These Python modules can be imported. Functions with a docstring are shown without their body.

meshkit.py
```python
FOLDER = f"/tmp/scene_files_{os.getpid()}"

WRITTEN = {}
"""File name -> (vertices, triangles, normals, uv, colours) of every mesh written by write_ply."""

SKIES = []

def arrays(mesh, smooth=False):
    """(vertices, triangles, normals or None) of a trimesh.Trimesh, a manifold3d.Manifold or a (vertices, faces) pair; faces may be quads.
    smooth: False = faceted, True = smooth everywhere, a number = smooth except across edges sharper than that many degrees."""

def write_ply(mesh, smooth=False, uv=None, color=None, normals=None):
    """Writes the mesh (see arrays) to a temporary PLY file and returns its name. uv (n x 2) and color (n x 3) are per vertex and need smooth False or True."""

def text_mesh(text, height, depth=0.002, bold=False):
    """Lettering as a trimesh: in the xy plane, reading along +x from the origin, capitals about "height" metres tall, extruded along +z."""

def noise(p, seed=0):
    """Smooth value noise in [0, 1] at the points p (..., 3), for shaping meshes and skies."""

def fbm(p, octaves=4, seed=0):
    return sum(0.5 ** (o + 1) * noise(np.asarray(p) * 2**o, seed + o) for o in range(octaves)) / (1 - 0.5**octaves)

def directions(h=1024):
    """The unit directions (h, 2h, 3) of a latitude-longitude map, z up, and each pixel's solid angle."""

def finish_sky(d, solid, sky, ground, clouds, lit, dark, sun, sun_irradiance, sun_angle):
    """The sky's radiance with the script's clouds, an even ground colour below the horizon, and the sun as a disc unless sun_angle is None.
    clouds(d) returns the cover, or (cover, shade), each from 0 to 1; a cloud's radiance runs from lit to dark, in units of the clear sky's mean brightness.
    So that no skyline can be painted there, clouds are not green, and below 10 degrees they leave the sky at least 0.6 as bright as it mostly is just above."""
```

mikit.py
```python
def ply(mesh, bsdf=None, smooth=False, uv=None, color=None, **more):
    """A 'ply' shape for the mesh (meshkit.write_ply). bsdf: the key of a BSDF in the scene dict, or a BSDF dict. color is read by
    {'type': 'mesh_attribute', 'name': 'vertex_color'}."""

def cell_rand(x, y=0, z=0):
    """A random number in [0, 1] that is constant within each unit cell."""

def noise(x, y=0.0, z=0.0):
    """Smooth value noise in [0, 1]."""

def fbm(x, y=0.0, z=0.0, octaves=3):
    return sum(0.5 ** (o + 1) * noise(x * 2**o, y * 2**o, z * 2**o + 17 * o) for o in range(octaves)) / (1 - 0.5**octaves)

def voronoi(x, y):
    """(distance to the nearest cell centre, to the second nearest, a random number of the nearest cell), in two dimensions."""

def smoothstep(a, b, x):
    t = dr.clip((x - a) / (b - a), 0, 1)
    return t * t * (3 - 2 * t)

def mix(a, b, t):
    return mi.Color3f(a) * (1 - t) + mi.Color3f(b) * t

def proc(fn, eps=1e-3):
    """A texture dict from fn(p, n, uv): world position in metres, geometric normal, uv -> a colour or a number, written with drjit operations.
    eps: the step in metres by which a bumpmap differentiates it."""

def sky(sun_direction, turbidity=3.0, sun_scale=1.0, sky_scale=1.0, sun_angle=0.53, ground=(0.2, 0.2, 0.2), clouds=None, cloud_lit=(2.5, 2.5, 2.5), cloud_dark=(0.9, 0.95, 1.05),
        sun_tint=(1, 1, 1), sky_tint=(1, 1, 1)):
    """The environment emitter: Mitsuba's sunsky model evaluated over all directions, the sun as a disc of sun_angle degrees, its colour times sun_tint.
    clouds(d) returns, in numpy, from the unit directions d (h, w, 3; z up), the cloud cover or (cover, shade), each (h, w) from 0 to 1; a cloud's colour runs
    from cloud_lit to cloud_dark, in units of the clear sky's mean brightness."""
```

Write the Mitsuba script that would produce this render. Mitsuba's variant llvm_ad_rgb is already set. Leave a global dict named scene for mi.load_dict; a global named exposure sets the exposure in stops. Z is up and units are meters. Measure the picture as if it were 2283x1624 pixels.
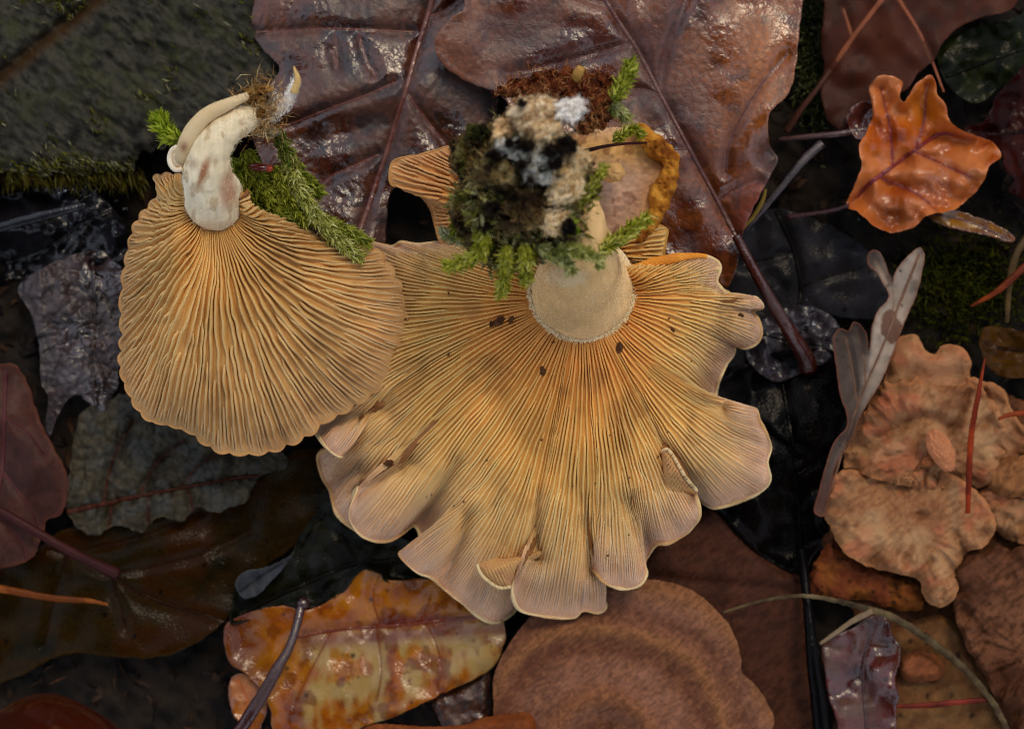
import math
import numpy as np, trimesh, mitsuba as mi, drjit as dr, mikit, meshkit, shapely
from scipy.spatial import Delaunay, cKDTree
from scipy.interpolate import PchipInterpolator
from scipy.ndimage import gaussian_filter1d

T = mi.ScalarTransform4f
# ---------------------------------------------------------------- camera, sky, exposure
S = 0.07e-3          # metres on the ground per measured unit
D = 0.32             # camera height over the leaf litter
CX, CY = 1141.5, 812.0
exposure = 2.02
scene, labels = {}, {}
scene['camera'] = {'type': 'thinlens', 'fov': 2 * math.degrees(math.atan(1141.5 * S / D)), 'fov_axis': 'x', 'aperture_radius': 0.0024,
                   'focus_distance': D - 0.024, 'near_clip': 0.02, 'far_clip': 10.0,
                   'to_world': T().look_at(origin=[0, 0, D], target=[0, 0, 0], up=[0, 1, 0])}
scene['sky'] = mikit.sky((0.30, 0.66, 1.0), turbidity=3, sun_scale=0.22, sun_angle=18, clouds=lambda d: 1.0, cloud_lit=(2.3, 2.5, 2.95), sun_tint=(1.04, 1.0, 0.9), ground=(0.06, 0.05, 0.04))

# ---------------------------------------------------------------- helpers
def P(x, y, z):
    """place on the ground plan (units right and down from the top left corner), height in mm -> metres"""
    x, y, z = np.broadcast_arrays(np.asarray(x, float), np.asarray(y, float), np.asarray(z, float))
    k = S * (D - z * 1e-3) / D
    return np.stack([(x - CX) * k, (CY - y) * k, z * 1e-3], -1)

def plan(v):
    k = S * (D - v[:, 2]) / D
    return v[:, 0] / k + CX, CY - v[:, 1] / k

def C(h):
    v = np.array([int(h[i:i + 2], 16) for i in (1, 3, 5)]) / 255.0
    return np.where(v < 0.04045, v / 12.92, ((v + 0.055) / 1.055) ** 2.4)

def nz(x, y, sc, seed=0, o=4):
    return np.clip((meshkit.fbm(np.stack([np.asarray(x) / sc, np.asarray(y) / sc, np.zeros_like(np.asarray(x, float)) + seed * 3.7], -1), o, seed) - 0.5) * 1.9 + 0.5, 0, 1)

def ramp(f, *cols):
    cols = np.array([C(c) if isinstance(c, str) else c for c in cols])
    t = np.clip(f, 0, 1) * (len(cols) - 1)
    i = np.minimum(t.astype(int), len(cols) - 2)
    w = (t - i)[:, None]
    return cols[i] * (1 - w) + cols[i + 1] * w

def mixc(a, b, w):
    b = C(b) if isinstance(b, str) else b
    return a * (1 - np.asarray(w)[:, None]) + b * np.asarray(w)[:, None]

def sst(a, b, x):
    t = np.clip((x - a) / (b - a), 0, 1)
    return t * t * (3 - 2 * t)

def spline(pts, step=3.0, closed=False):
    p = np.asarray(pts, float)
    n = len(p)
    q = np.vstack([p[-1], p, p[:2]]) if closed else np.vstack([2 * p[0] - p[1], p, 2 * p[-1] - p[-2]])
    out = []
    for i in range(n if closed else n - 1):
        a, b, c, d = q[i:i + 4]
        m = max(2, int(np.linalg.norm((c - b)[:2]) / step * 1.5) + 1)
        t = np.linspace(0, 1, m, endpoint=False)[:, None]
        out.append(0.5 * (2 * b + (c - a) * t + (2 * a - 5 * b + 4 * c - d) * t ** 2 + (3 * b - a - 3 * c + d) * t ** 3))
    if not closed:
        out.append(p[-1:])
    r = np.vstack(out)
    if closed:
        r = np.vstack([r, r[:1]])
    s = np.r_[0, np.cumsum(np.linalg.norm(np.diff(r[:, :2], axis=0), axis=1))]
    m = max(4, int(s[-1] / step))
    u = np.linspace(0, s[-1], m, endpoint=not closed)
    return np.stack([np.interp(u, s, r[:, k]) for k in range(r.shape[1])], -1)

used = {}
DEPTH = {'dark_leaf': (1.12, .75), 'dull_leaf': (1.12, 1.05), 'gloss_leaf': (1.15, 1.15), 'wet_leaf': (1.15, 1.25), 'suede': (1.08, 1.4), 'soil': (1.05, .9)}
def numbered(n):
    used[n] = used.get(n, -1) + 1
    return n if used[n] == 0 else f'{n}_{used[n]:03d}'

def thing(name, label, cat, group=None):
    k = numbered(name)
    labels[k] = {'label': label, 'category': cat}
    if group:
        labels[k]['group'] = group
    return k

def add(key, mesh, col, mat, smooth=True, kind=None, label=None):
    """one entry of the scene; mesh = (v, f), col per vertex"""
    key = numbered(key)
    v, f = mesh
    col = np.broadcast_to(np.asarray(col, float), (len(v), 3))
    g, m_ = DEPTH.get(mat, (1, 1))          # wet and decayed surfaces are deeper in colour than the dry swatches given
    scene[key] = mikit.ply((v, f), mat, smooth=smooth, color=np.clip(m_ * np.clip(col, 0.0005, 1) ** g, 0.0008, 0.95))
    if kind or label:
        d = labels.setdefault(key, {})
        if kind: d['kind'] = kind
        if label: d['label'] = label
    return key

def join(parts):
    v, f, c, o = [], [], [], 0
    for a, b, d in parts:
        v.append(a); f.append(b + o); c.append(np.broadcast_to(d, (len(a), 3))); o += len(a)
    return (np.vstack(v), np.vstack(f)), np.vstack(c)

def grid_faces(n, m, close=False):
    i, j = np.meshgrid(np.arange(n - 1), np.arange(m if close else m - 1), indexing='ij')
    a, b = i * m + j, i * m + (j + 1) % m
    q = np.stack([a, b, b + m, a + m], -1).reshape(-1, 4)
    return np.vstack([q[:, [0, 1, 2]], q[:, [0, 2, 3]]])

def tube(w, rad, sides=10, cap=True, rough=0.0, seed=0, flat=1.0, rsc=8.0):
    """w (n,3) world points, rad metres per point"""
    n = len(w)
    rad = np.broadcast_to(np.asarray(rad, float), (n,))
    t = np.gradient(w, axis=0)
    t /= np.linalg.norm(t, axis=1, keepdims=True) + 1e-15
    up = np.array([0, 0, 1.0]) if abs(t[0, 2]) < 0.9 else np.array([0, 1.0, 0])
    u = np.zeros_like(w)
    a = up - t[0] * (up @ t[0])
    for i in range(n):
        a = a - t[i] * (a @ t[i]); a /= np.linalg.norm(a) + 1e-15
        u[i] = a
    b = np.cross(t, u)
    ang = np.arange(sides) * 2 * np.pi / sides
    R = rad[:, None] * np.ones(sides)
    if rough:
        q = np.stack([np.broadcast_to(np.cos(ang) * 1.3, R.shape), np.broadcast_to(np.sin(ang) * 1.3, R.shape), np.broadcast_to(np.linspace(0, n / rsc, n)[:, None], R.shape)], -1)
        R = R * (1 + rough * 2 * (meshkit.fbm(q * 1.5, 3, seed) - 0.5))
    v = w[:, None] + R[..., None] * (flat * np.cos(ang)[None, :, None] * u[:, None] + np.sin(ang)[None, :, None] * b[:, None])
    v = v.reshape(-1, 3)
    f = grid_faces(n, sides, True)
    if cap:
        v = np.vstack([v, w[:1], w[-1:]])
        j = np.arange(sides); e = n * sides
        f = np.vstack([f, np.stack([(j + 1) % sides, j, j * 0 + e], 1), np.stack([j, (j + 1) % sides, j * 0 + e + 1], 1) + np.array([(n - 1) * sides, (n - 1) * sides, 0])])
    return v, f

def rod(pts, width, step=6, sides=8, **k):
    """a twig along (x, y, z) points; width = list of diameters (plan units) along it"""
    q = spline(pts, step)
    r = np.interp(np.linspace(0, 1, len(q)), np.linspace(0, 1, len(np.atleast_1d(width))), np.atleast_1d(width)) / 2 * S
    return tube(P(q[:, 0], q[:, 1], q[:, 2]), r, sides, **k), q

trees = {}
def pdist(x, y, lines):
    """distance of points to polylines (plan units), and the position along the nearest one"""
    if not lines:
        return np.full(len(x), 1e3)
    key = repr(lines)
    if key not in trees:
        trees[key] = cKDTree(np.vstack([spline(l, 2.0)[:, :2] for l in lines]))
    return trees[key].query(np.stack([x, y], -1))[0]

def sheet(poly, zf, step=4.0, thick=0.3, jag=1.0, seed=1, sharp=False):
    """a thin body with the outline poly (plan units); zf(x, y, d) -> height in mm, d = distance to the outline. Returns (v, f), x, y, d (top and bottom)."""
    rng = np.random.default_rng(seed)
    b = spline(poly, step, True)[:, :2] if not sharp else np.asarray(shapely.Polygon(poly).segmentize(step).exterior.coords)[:-1]
    if jag:
        nrm = np.roll(b, -1, 0) - np.roll(b, 1, 0); nrm = np.stack([nrm[:, 1], -nrm[:, 0]], -1); nrm /= np.linalg.norm(nrm, axis=1, keepdims=True) + 1e-9
        b = b + nrm * ((nz(b[:, 0], b[:, 1], 14, seed, 3) - 0.5) * 4 * jag)[:, None]
    pg = shapely.Polygon(b).buffer(0)
    if pg.geom_type != 'Polygon':
        pg = max(pg.geoms, key=lambda g: g.area)
    b = np.asarray(pg.exterior.segmentize(step * 1.5).coords)[:-1]
    x0, y0, x1, y1 = pg.bounds
    # only what lies near the view needs points
    gx, gy = np.meshgrid(np.arange(x0, x1, step), np.arange(y0, y1, step))
    gx = gx + (np.arange(gx.shape[0]) % 2)[:, None] * step / 2
    g = np.stack([gx.ravel(), gy.ravel()], -1) + rng.uniform(-0.2, 0.2, (gx.size, 2)) * step
    g = g[shapely.contains_xy(pg.buffer(-0.55 * step), g[:, 0], g[:, 1])]
    p = np.vstack([b, g])
    tri = Delaunay(p).simplices
    c = p[tri].mean(1)
    tri = tri[shapely.contains_xy(pg, c[:, 0], c[:, 1])]
    a, e = p[tri[:, 1]] - p[tri[:, 0]], p[tri[:, 2]] - p[tri[:, 0]]
    cr = a[:, 0] * e[:, 1] - a[:, 1] * e[:, 0]
    tri = tri[np.abs(cr) > 1e-3]; cr = cr[np.abs(cr) > 1e-3]
    tri[cr > 0] = tri[cr > 0][:, ::-1]          # plan y points down
    x, y = p[:, 0], p[:, 1]
    d = cKDTree(spline(np.vstack([b, b[:1]]), 2.0)[:, :2]).query(p)[0]
    d[:len(b)] = 0
    z = zf(x, y, d)
    n = len(p)
    top, bot = P(x, y, z), P(x, y, z - thick)
    ed = np.sort(np.vstack([tri[:, [0, 1]], tri[:, [1, 2]], tri[:, [2, 0]]]), axis=1)
    dire = np.vstack([tri[:, [0, 1]], tri[:, [1, 2]], tri[:, [2, 0]]])
    _, idx, cnt = np.unique(ed, axis=0, return_index=True, return_counts=True)
    o = dire[idx[cnt == 1]]
    side = np.vstack([np.stack([o[:, 1], o[:, 0], o[:, 0] + n], 1), np.stack([o[:, 1], o[:, 0] + n, o[:, 1] + n], 1)])
    return (np.vstack([top, bot]), np.vstack([tri, tri[:, ::-1] + n, side])), np.r_[x, x], np.r_[y, y], np.r_[d, d]

def cells(x, y, size, seed):
    """distance to the borders of random cells (plan units)"""
    rng = np.random.default_rng(seed)
    x0, y0 = x.min() - size, y.min() - size
    gx, gy = np.meshgrid(np.arange(x0, x.max() + 2 * size, size), np.arange(y0, y.max() + 2 * size, size))
    q = np.stack([gx.ravel(), gy.ravel()], -1) + rng.uniform(-.45, .45, (gx.size, 2)) * size
    dd = cKDTree(q).query(np.stack([x, y], -1), k=2)[0]
    return dd[:, 1] - dd[:, 0]

def leaf(name, label, poly, z0, col, mat='wet_leaf', tilt=(0, 0), amp=1.0, sc=160, curl=0.0, cw=30, midrib=None, veins=(), vw=(10, 5), rib='#5a2a20', stalk=None, cat='leaf',
         step=4.0, quilt=0.25, seed=1, thick=0.25, jag=1.0, extra=None, net=0.0, part='blade', vein_col=0.4, vz=0.0, group=None, net_size=26):
    """a fallen leaf: blade, midrib, side veins, stalk. col(x, y, d) -> colours"""
    k = thing(name, label, cat, group)
    xs = np.array(poly)[:, 0]; ys = np.array(poly)[:, 1]; xc, yc = xs.mean(), ys.mean()
    lines = ([midrib] if midrib else []) + list(veins)
    def zf(x, y, d):
        z = z0 + tilt[0] * (x - xc) / 100 + tilt[1] * (y - yc) / 100 + amp * 2 * (nz(x, y, sc, seed, 3) - 0.5)
        z = z + curl * np.exp(-(d / cw) ** 2 / 2 * 2)
        if lines:
            dl = pdist(x, y, lines)
            z = z - quilt * 1.4 * np.exp(-(dl / 13) ** 2) + quilt * 0.6 * np.exp(-((dl - 40) / 30) ** 2)
        if net:
            z = z - net * np.exp(-(cells(x, y, net_size, seed) / 5) ** 2) + net * 2 * (nz(x, y, 11, seed + 5, 2) - 0.5)
        if extra is not None:
            z = z + extra(x, y, d)
        return z
    m, x, y, d = sheet(poly, zf, step, thick, jag, seed)
    c = col(x, y, d)
    if net:
        c = c * (1 - 0.3 * np.exp(-(cells(x, y, net_size, seed) / 3) ** 2))[:, None] * (1 - .22 * np.exp(-(cells(x, y, net_size * 3.2, seed + 1) / 3.2) ** 2))[:, None]
    if lines:
        c = mixc(c, C(rib), vein_col * np.exp(-(pdist(x, y, lines) / 5) ** 2))
    add(f'{k}__{part}', m, c, mat)
    def on(l, lift):
        q = spline(l, 5.0)
        dd = np.full(len(q), 60.0)
        return np.c_[q[:, :2], zf(q[:, 0], q[:, 1], dd) + lift]
    def vein(nm, l, w, lift):
        q = on(l, lift)
        r = np.interp(np.linspace(0, 1, len(q)), np.linspace(0, 1, len(w)), w) / 2 * S
        mm = tube(P(q[:, 0], q[:, 1], q[:, 2]), r, 8, rough=0.22, seed=seed, flat=.55)
        cc = mixc(np.tile(C(rib), (len(mm[0]), 1)), C(rib) * 1.7, meshkit.fbm(mm[0] * 700, 2, seed))
        add(f'{k}__{nm}', mm, cc, mat)
    if midrib:
        vein('midrib', midrib, [vw[0] * 1.1, vw[0] * 0.8, vw[0]], 0.12 + vz)
    for v in veins:
        vein('side_vein', v, [vw[1], vw[1] * 0.6], 0.02 + vz)
    if stalk is not None:
        pts, w, sc_ = stalk
        (mm, q) = rod(pts, w, 5, 10, rough=0.10, seed=seed)
        cc = mixc(np.tile(C(sc_), (len(mm[0]), 1)), C(sc_) * 0.45, meshkit.fbm(mm[0] * 400, 3, seed))
        add(f'{k}__stalk', mm, cc, mat)
    return k, zf

# ---------------------------------------------------------------- materials
def mm(p):
    return p.x * 1000, p.y * 1000, p.z * 1000
def bump_wet(p, n, uv):
    x, y, z = mm(p)
    return mikit.noise(x * 4.6, y * 4.6, z * 4.6)
def bump_fine(p, n, uv):
    x, y, z = mm(p)
    return mikit.noise(x * 6, y * 6, z * 6)
def bump_suede(p, n, uv):
    x, y, z = mm(p)
    u, v = x * 0.83 + y * 0.55, -x * 0.55 + y * 0.83
    return mikit.noise(u * 5.6, v * 2.4, z * 3)
def rough_wet(p, n, uv):
    x, y, z = mm(p)
    return 0.24 + 0.3 * mikit.smoothstep(0.3, 0.7, mikit.noise(x * 0.22 + 5, y * 0.22))

VC = {'type': 'mesh_attribute', 'name': 'vertex_color'}
def material(key, rough, spec=0.5, bump=None, scale=0.0, eps=3e-5, **more):
    b = {'type': 'principled', 'base_color': VC, 'roughness': rough, 'specular': spec, **more}
    if bump is not None:
        b = {'type': 'bumpmap', 'height': mikit.proc(bump, eps=eps), 'scale': scale, 'inner': b}
    scene[key] = {'type': 'twosided', 'inner': b}
material('wet_leaf', mikit.proc(rough_wet), 0.8, bump_wet, 0.5e-4)
material('gloss_leaf', 0.2, 0.42, bump_wet, 0.5e-4)
material('dull_leaf', 0.5, 0.15, bump_fine, 0.5e-4)
material('dark_leaf', 0.22, 0.07, bump_wet, 0.5e-4)
material('gill_flesh', 0.55, 0.25)
material('stem_flesh', 0.75, 0.15, bump_fine, 0.4e-4, sheen=0.6)
material('suede', 0.65, 0.1, bump_suede, 1.2e-4)
material('soil', 0.6, 0.1, bump_fine, 1.0e-4)
material('gloss_skin', 0.12, 0.5)
scene['moss_green'] = {'type': 'principledthin', 'base_color': VC, 'roughness': 0.35, 'diff_trans': 0.7, 'spec_trans': 0.0}
scene['water'] = {'type': 'dielectric', 'int_ior': 1.33, 'ext_ior': 1.0}

# ---------------------------------------------------------------- the tree overhead (out of view): it shades the ground from straight above
def blades(pts, dirs, L, W, cols, rng, curve=0.4):
    """little pointed leaflets: pts (n,3) metres, dirs (n,3), lengths, widths -> joined mesh of 4 triangles each"""
    n = len(pts)
    dirs = dirs / (np.linalg.norm(dirs, axis=1, keepdims=True) + 1e-12)
    rv = rng.normal(size=(n, 3))
    s = np.cross(dirs, rv); s /= np.linalg.norm(s, axis=1, keepdims=True) + 1e-12
    up = np.cross(s, dirs)
    L, W = np.broadcast_to(L, (n,))[:, None], np.broadcast_to(W, (n,))[:, None]
    a, b = pts - s * W * 0.25, pts + s * W * 0.25
    m = pts + dirs * L * 0.45 + up * L * 0.1 * curve
    c, d = m - s * W * 0.5, m + s * W * 0.5
    t = pts + dirs * L + up * L * -0.25 * curve
    v = np.stack([a, b, c, d, t], 1).reshape(-1, 3)
    o = np.arange(n)[:, None, None] * 5
    f = (np.array([[0, 1, 3], [0, 3, 2], [2, 3, 4]])[None] + o).reshape(-1, 3)
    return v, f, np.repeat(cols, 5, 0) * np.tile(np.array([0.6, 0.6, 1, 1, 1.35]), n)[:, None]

def on_sphere(rng, n):
    d = rng.normal(size=(n, 3))
    return d / np.linalg.norm(d, axis=1, keepdims=True)

def tint(n, rng, *cols):
    return ramp(rng.random(n), *cols)

k = thing('oak_tree', 'oak tree standing behind the photographer, its crown hanging over the leaf litter', 'tree')
rng = np.random.default_rng(1)
tw = np.array([(-.6, -3.2, -.02), (-.62, -3.15, .6), (-.6, -3.0, 1.6), (-.5, -2.8, 2.8), (-.4, -2.5, 4.2), (-.3, -2.3, 5.6)])
tk = tube(tw, [.30, .22, .19, .17, .13, .05], 20, rough=.12)
add(f'{k}__trunk', tk, C('#2c241c'), 'soil')
for j in range(7):
    a = j * .9 + .3
    bw = np.array([tw[3 + j % 2], tw[3 + j % 2] + [math.cos(a) * 1.1, math.sin(a) * 1.1, .7], tw[3 + j % 2] + [math.cos(a) * 2.3, math.sin(a) * 2.3, 1.3]])
    add(f'{k}__limb', tube(bw, [.09, .06, .02], 10, rough=.1), C('#2c241c'), 'soil')
n = 9000
o = on_sphere(rng, n) * (rng.random(n) ** .4)[:, None]
cp = np.array([-.3, -2.3, 5.4]) + o * [3.6, 3.3, 1.5]
cp = cp + (meshkit.noise(cp * .9, 3) - .5)[:, None] * 1.2
b = blades(cp, on_sphere(rng, n) * [1, 1, .45], rng.uniform(.2, .34, n), rng.uniform(.14, .2, n), tint(n, rng, '#3a3a14', '#5a4a18', '#4a2c10'), rng)
add(f'{k}__crown', b[:2], b[2], 'moss_green', smooth=False, kind='stuff', label='autumn crown of the oak tree')

# ---------------------------------------------------------------- ground
def ground_z(x, y):
    return -4.5 + 3.0 * (nz(x, y, 260, 3, 3) - 0.5) + 1.6 * (nz(x, y, 40, 4, 4) - 0.5)
gx, gy = np.meshgrid(np.linspace(-500, 2800, 420), np.linspace(-500, 2150, 340), indexing='ij')
gv = P(gx.ravel(), gy.ravel(), ground_z(gx.ravel(), gy.ravel()))
gf = grid_faces(420, 340)[:, ::-1]
gc = ramp(nz(gx.ravel(), gy.ravel(), 30, 9), '#0c0a08', '#191410', '#2a2119', '#16120e')
add('ground', (gv, gf), gc, 'soil', kind='structure')
big = trimesh.creation.box((3.0, 3.0, 0.01)); big.apply_translation([0, 0, -0.0135])
add('forest_floor', (np.array(big.vertices), np.array(big.faces)), C('#1c1712'), 'soil', smooth=False, kind='structure')

# crumbs of leaf litter lying on the soil
rng = np.random.default_rng(11)
n = 2600
cx_, cy_ = rng.uniform(-100, 2380, n), rng.uniform(-100, 1720, n)
pts = P(cx_, cy_, ground_z(cx_, cy_) + 0.4)
dd = on_sphere(rng, n); dd[:, 2] *= 0.25
v, f, c = blades(pts, dd, rng.uniform(1.2, 4.5, n) * 1e-3, rng.uniform(.4, 1.8, n) * 1e-3, tint(n, rng, '#0e0b08', '#2c2018', '#46301f', '#231c1a', '#15110e'), rng)
add('litter_crumbs', (v, f), c, 'soil', smooth=False, kind='stuff', label='small dark crumbs of rotting leaf litter on the soil')

# ---------------------------------------------------------------- the sawn log, top left
k = thing('sawn_log', 'dark grey weathered sawn log end with patches of moss at the top left', 'log')
log_poly = [(-260, -320), (640, -320), (650, 20), (640, 180), (600, 250), (500, 300), (395, 320), (350, 338), (312, 345), (298, 385), (250, 380), (200, 392), (140, 386), (90, 396), (20, 384), (-260, 392)]
def log_z(x, y, d=None):
    u = (x * 0.62 - y * 0.78)
    groove = np.exp(-((x * 0.62 + y * 0.78 - 128) / 13) ** 2) * (y < 260)
    z = 6.5 + 1.2 * (nz(x, y, 120, 21, 3) - .5) + 1.3 * (nz(u * 2.2, x * 0.78 + y * 0.62, 34, 22, 4) - .5) - 1.6 * groove
    return z if d is None else z - 1.6 * np.exp(-(d / 16) ** 2)
m, x, y, d = sheet(log_poly, log_z, 4.5, 11, 2.5, 3)
u = (x * 0.62 - y * 0.78)
c = ramp(nz(u * 2.5, x * .78 + y * .62, 26, 24), '#12120f', '#2a2924', '#454339', '#1a1a16')
c = mixc(c, C('#3a3f14'), 0.55 * sst(.5, .8, nz(x, y, 60, 25)) * nz(x, y, 12, 26))
c = mixc(c, C('#402a12'), 0.75 * np.exp(-((x * 0.62 + y * 0.78 - 138) / 17) ** 2) * (y < 260))
c = mixc(c, C('#0a0906'), sst(7, 2, d) * 0.6)
add(f'{k}__cut_face', m, c, 'soil')
rng = np.random.default_rng(5)
n = 17000
px, py = rng.uniform(-60, 640, n), rng.uniform(-60, 396, n)
w = nz(px, py, 55, 27) * 0.7 + 0.55 * np.exp(-((388 - py) / 34) ** 2) + 0.35 * np.exp(-((px * .62 + py * .78 - 105) / 30) ** 2)
pg = shapely.Polygon(log_poly).buffer(2)
w = w + .3 * (nz((px * .62 - py * .78) * 2.2, px * .78 + py * .62, 18, 28, 3) - .5)
ok = (rng.random(n) < sst(.5, .95, w)) & shapely.contains_xy(pg, px, py)
px, py = px[ok], py[ok]
pts = P(px, py, log_z(px, py) + 0.1 - 1.5 * sst(375, 395, py))
dd = on_sphere(rng, len(px)) * 0.6 + np.array([-0.5, 0.6, 0.75])
v, f, c = blades(pts, dd, rng.uniform(.5, 1.9, len(px)) * 1e-3, rng.uniform(.15, .42, len(px)) * 1e-3, tint(len(px), rng, '#2a2a10', '#4a4a18', '#6c6a26', '#38361c', '#9a9678', '#7e7a3a', '#28280f'), rng)
add(f'{k}__moss_cover', (v, f), c, 'moss_green', smooth=False, kind='stuff', label='short olive green moss growing on the log')
n = 420
px, py = rng.uniform(0, 320, n), rng.normal(388, 9, n)
pts = P(px, py, 5.0 - 0.12 * np.abs(py - 380))
dd = on_sphere(rng, n) * 0.5 + np.array([0.35, -1, 0.1])
v, f, c = blades(pts, dd, rng.uniform(1.2, 3.4, n) * 1e-3, rng.uniform(.2, .5, n) * 1e-3, tint(n, rng, '#3a3a12', '#58501c', '#2a1c0c', '#6a6634'), rng)
add(f'{k}__moss_fringe', (v, f), c, 'moss_green', smooth=False, kind='stuff', label='yellowish moss hanging over the lower edge of the log')

# ---------------------------------------------------------------- wet dark leaves that lie deepest
def plain(*cols, sc=60, seed=1, spots=0, spot='#0c0806', edge=None, ew=8, stretch=(1, 1), rot=0.0, blot=None, blot_sc=45, blot_lim=(.55, .75)):
    def f(x, y, d):
        a, b = x * math.cos(rot) + y * math.sin(rot), -x * math.sin(rot) + y * math.cos(rot)
        c = ramp(nz(a * stretch[0], b * stretch[1], sc, seed, 5), *cols)
        if blot:
            c = mixc(c, C(blot), 0.85 * sst(*blot_lim, nz(x, y, blot_sc, seed + 31, 5)))
        if spots:
            r = np.random.default_rng(seed)
            q = np.stack([r.uniform(x.min(), x.max(), spots), r.uniform(y.min(), y.max(), spots)], -1)
            dd, i = cKDTree(q).query(np.stack([x, y], -1))
            rr = r.uniform(1.5, 6, spots)[i]
            c = mixc(c, C(spot), 0.8 * sst(rr * 1.3, rr * .6, dd))
        if edge:
            c = mixc(c, C(edge), 0.8 * np.exp(-(d / ew) ** 2))
        return c * (0.86 + 0.28 * nz(x, y, 7, seed + 77, 2))[:, None]
    return f

leaf('fallen_leaf', 'flat dark grey wet leaf under the long red brown leaf stalk on the right',
     [(1600, 640), (1640, 520), (1720, 465), (1820, 490), (1920, 545), (1990, 620), (1985, 700), (1900, 710), (1780, 690), (1735, 720), (1745, 780), (1700, 840), (1620, 860), (1570, 800)], -0.6,
     plain('#1c1a1b', '#2b292b', '#343236', '#221f20', sc=70, seed=41, spots=25), 'dark_leaf', amp=1.6, sc=130, midrib=[(1730, 470), (1770, 560), (1785, 640), (1780, 690)],
     veins=[[(1785, 640), (1850, 615), (1915, 600)], [(1765, 560), (1700, 580), (1640, 590)]], rib='#15100f', quilt=.4, seed=41)
leaf('fallen_leaf', 'small purple grey wet leaf wedged beside the middle of the red brown leaf stalk',
     [(1745, 690), (1790, 680), (1850, 700), (1880, 760), (1850, 800), (1790, 830), (1730, 850), (1680, 820), (1660, 770), (1690, 720)], 0.0,
     plain('#1a1517', '#2c262a', '#3a3338', '#141012', sc=40, seed=42), 'gloss_leaf', amp=2.6, sc=60, seed=42, midrib=[(1690, 740), (1770, 760), (1850, 770)], veins=[[(1770, 760), (1800, 720)], [(1750, 757), (1740, 810)]], rib='#120d0e')
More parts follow.
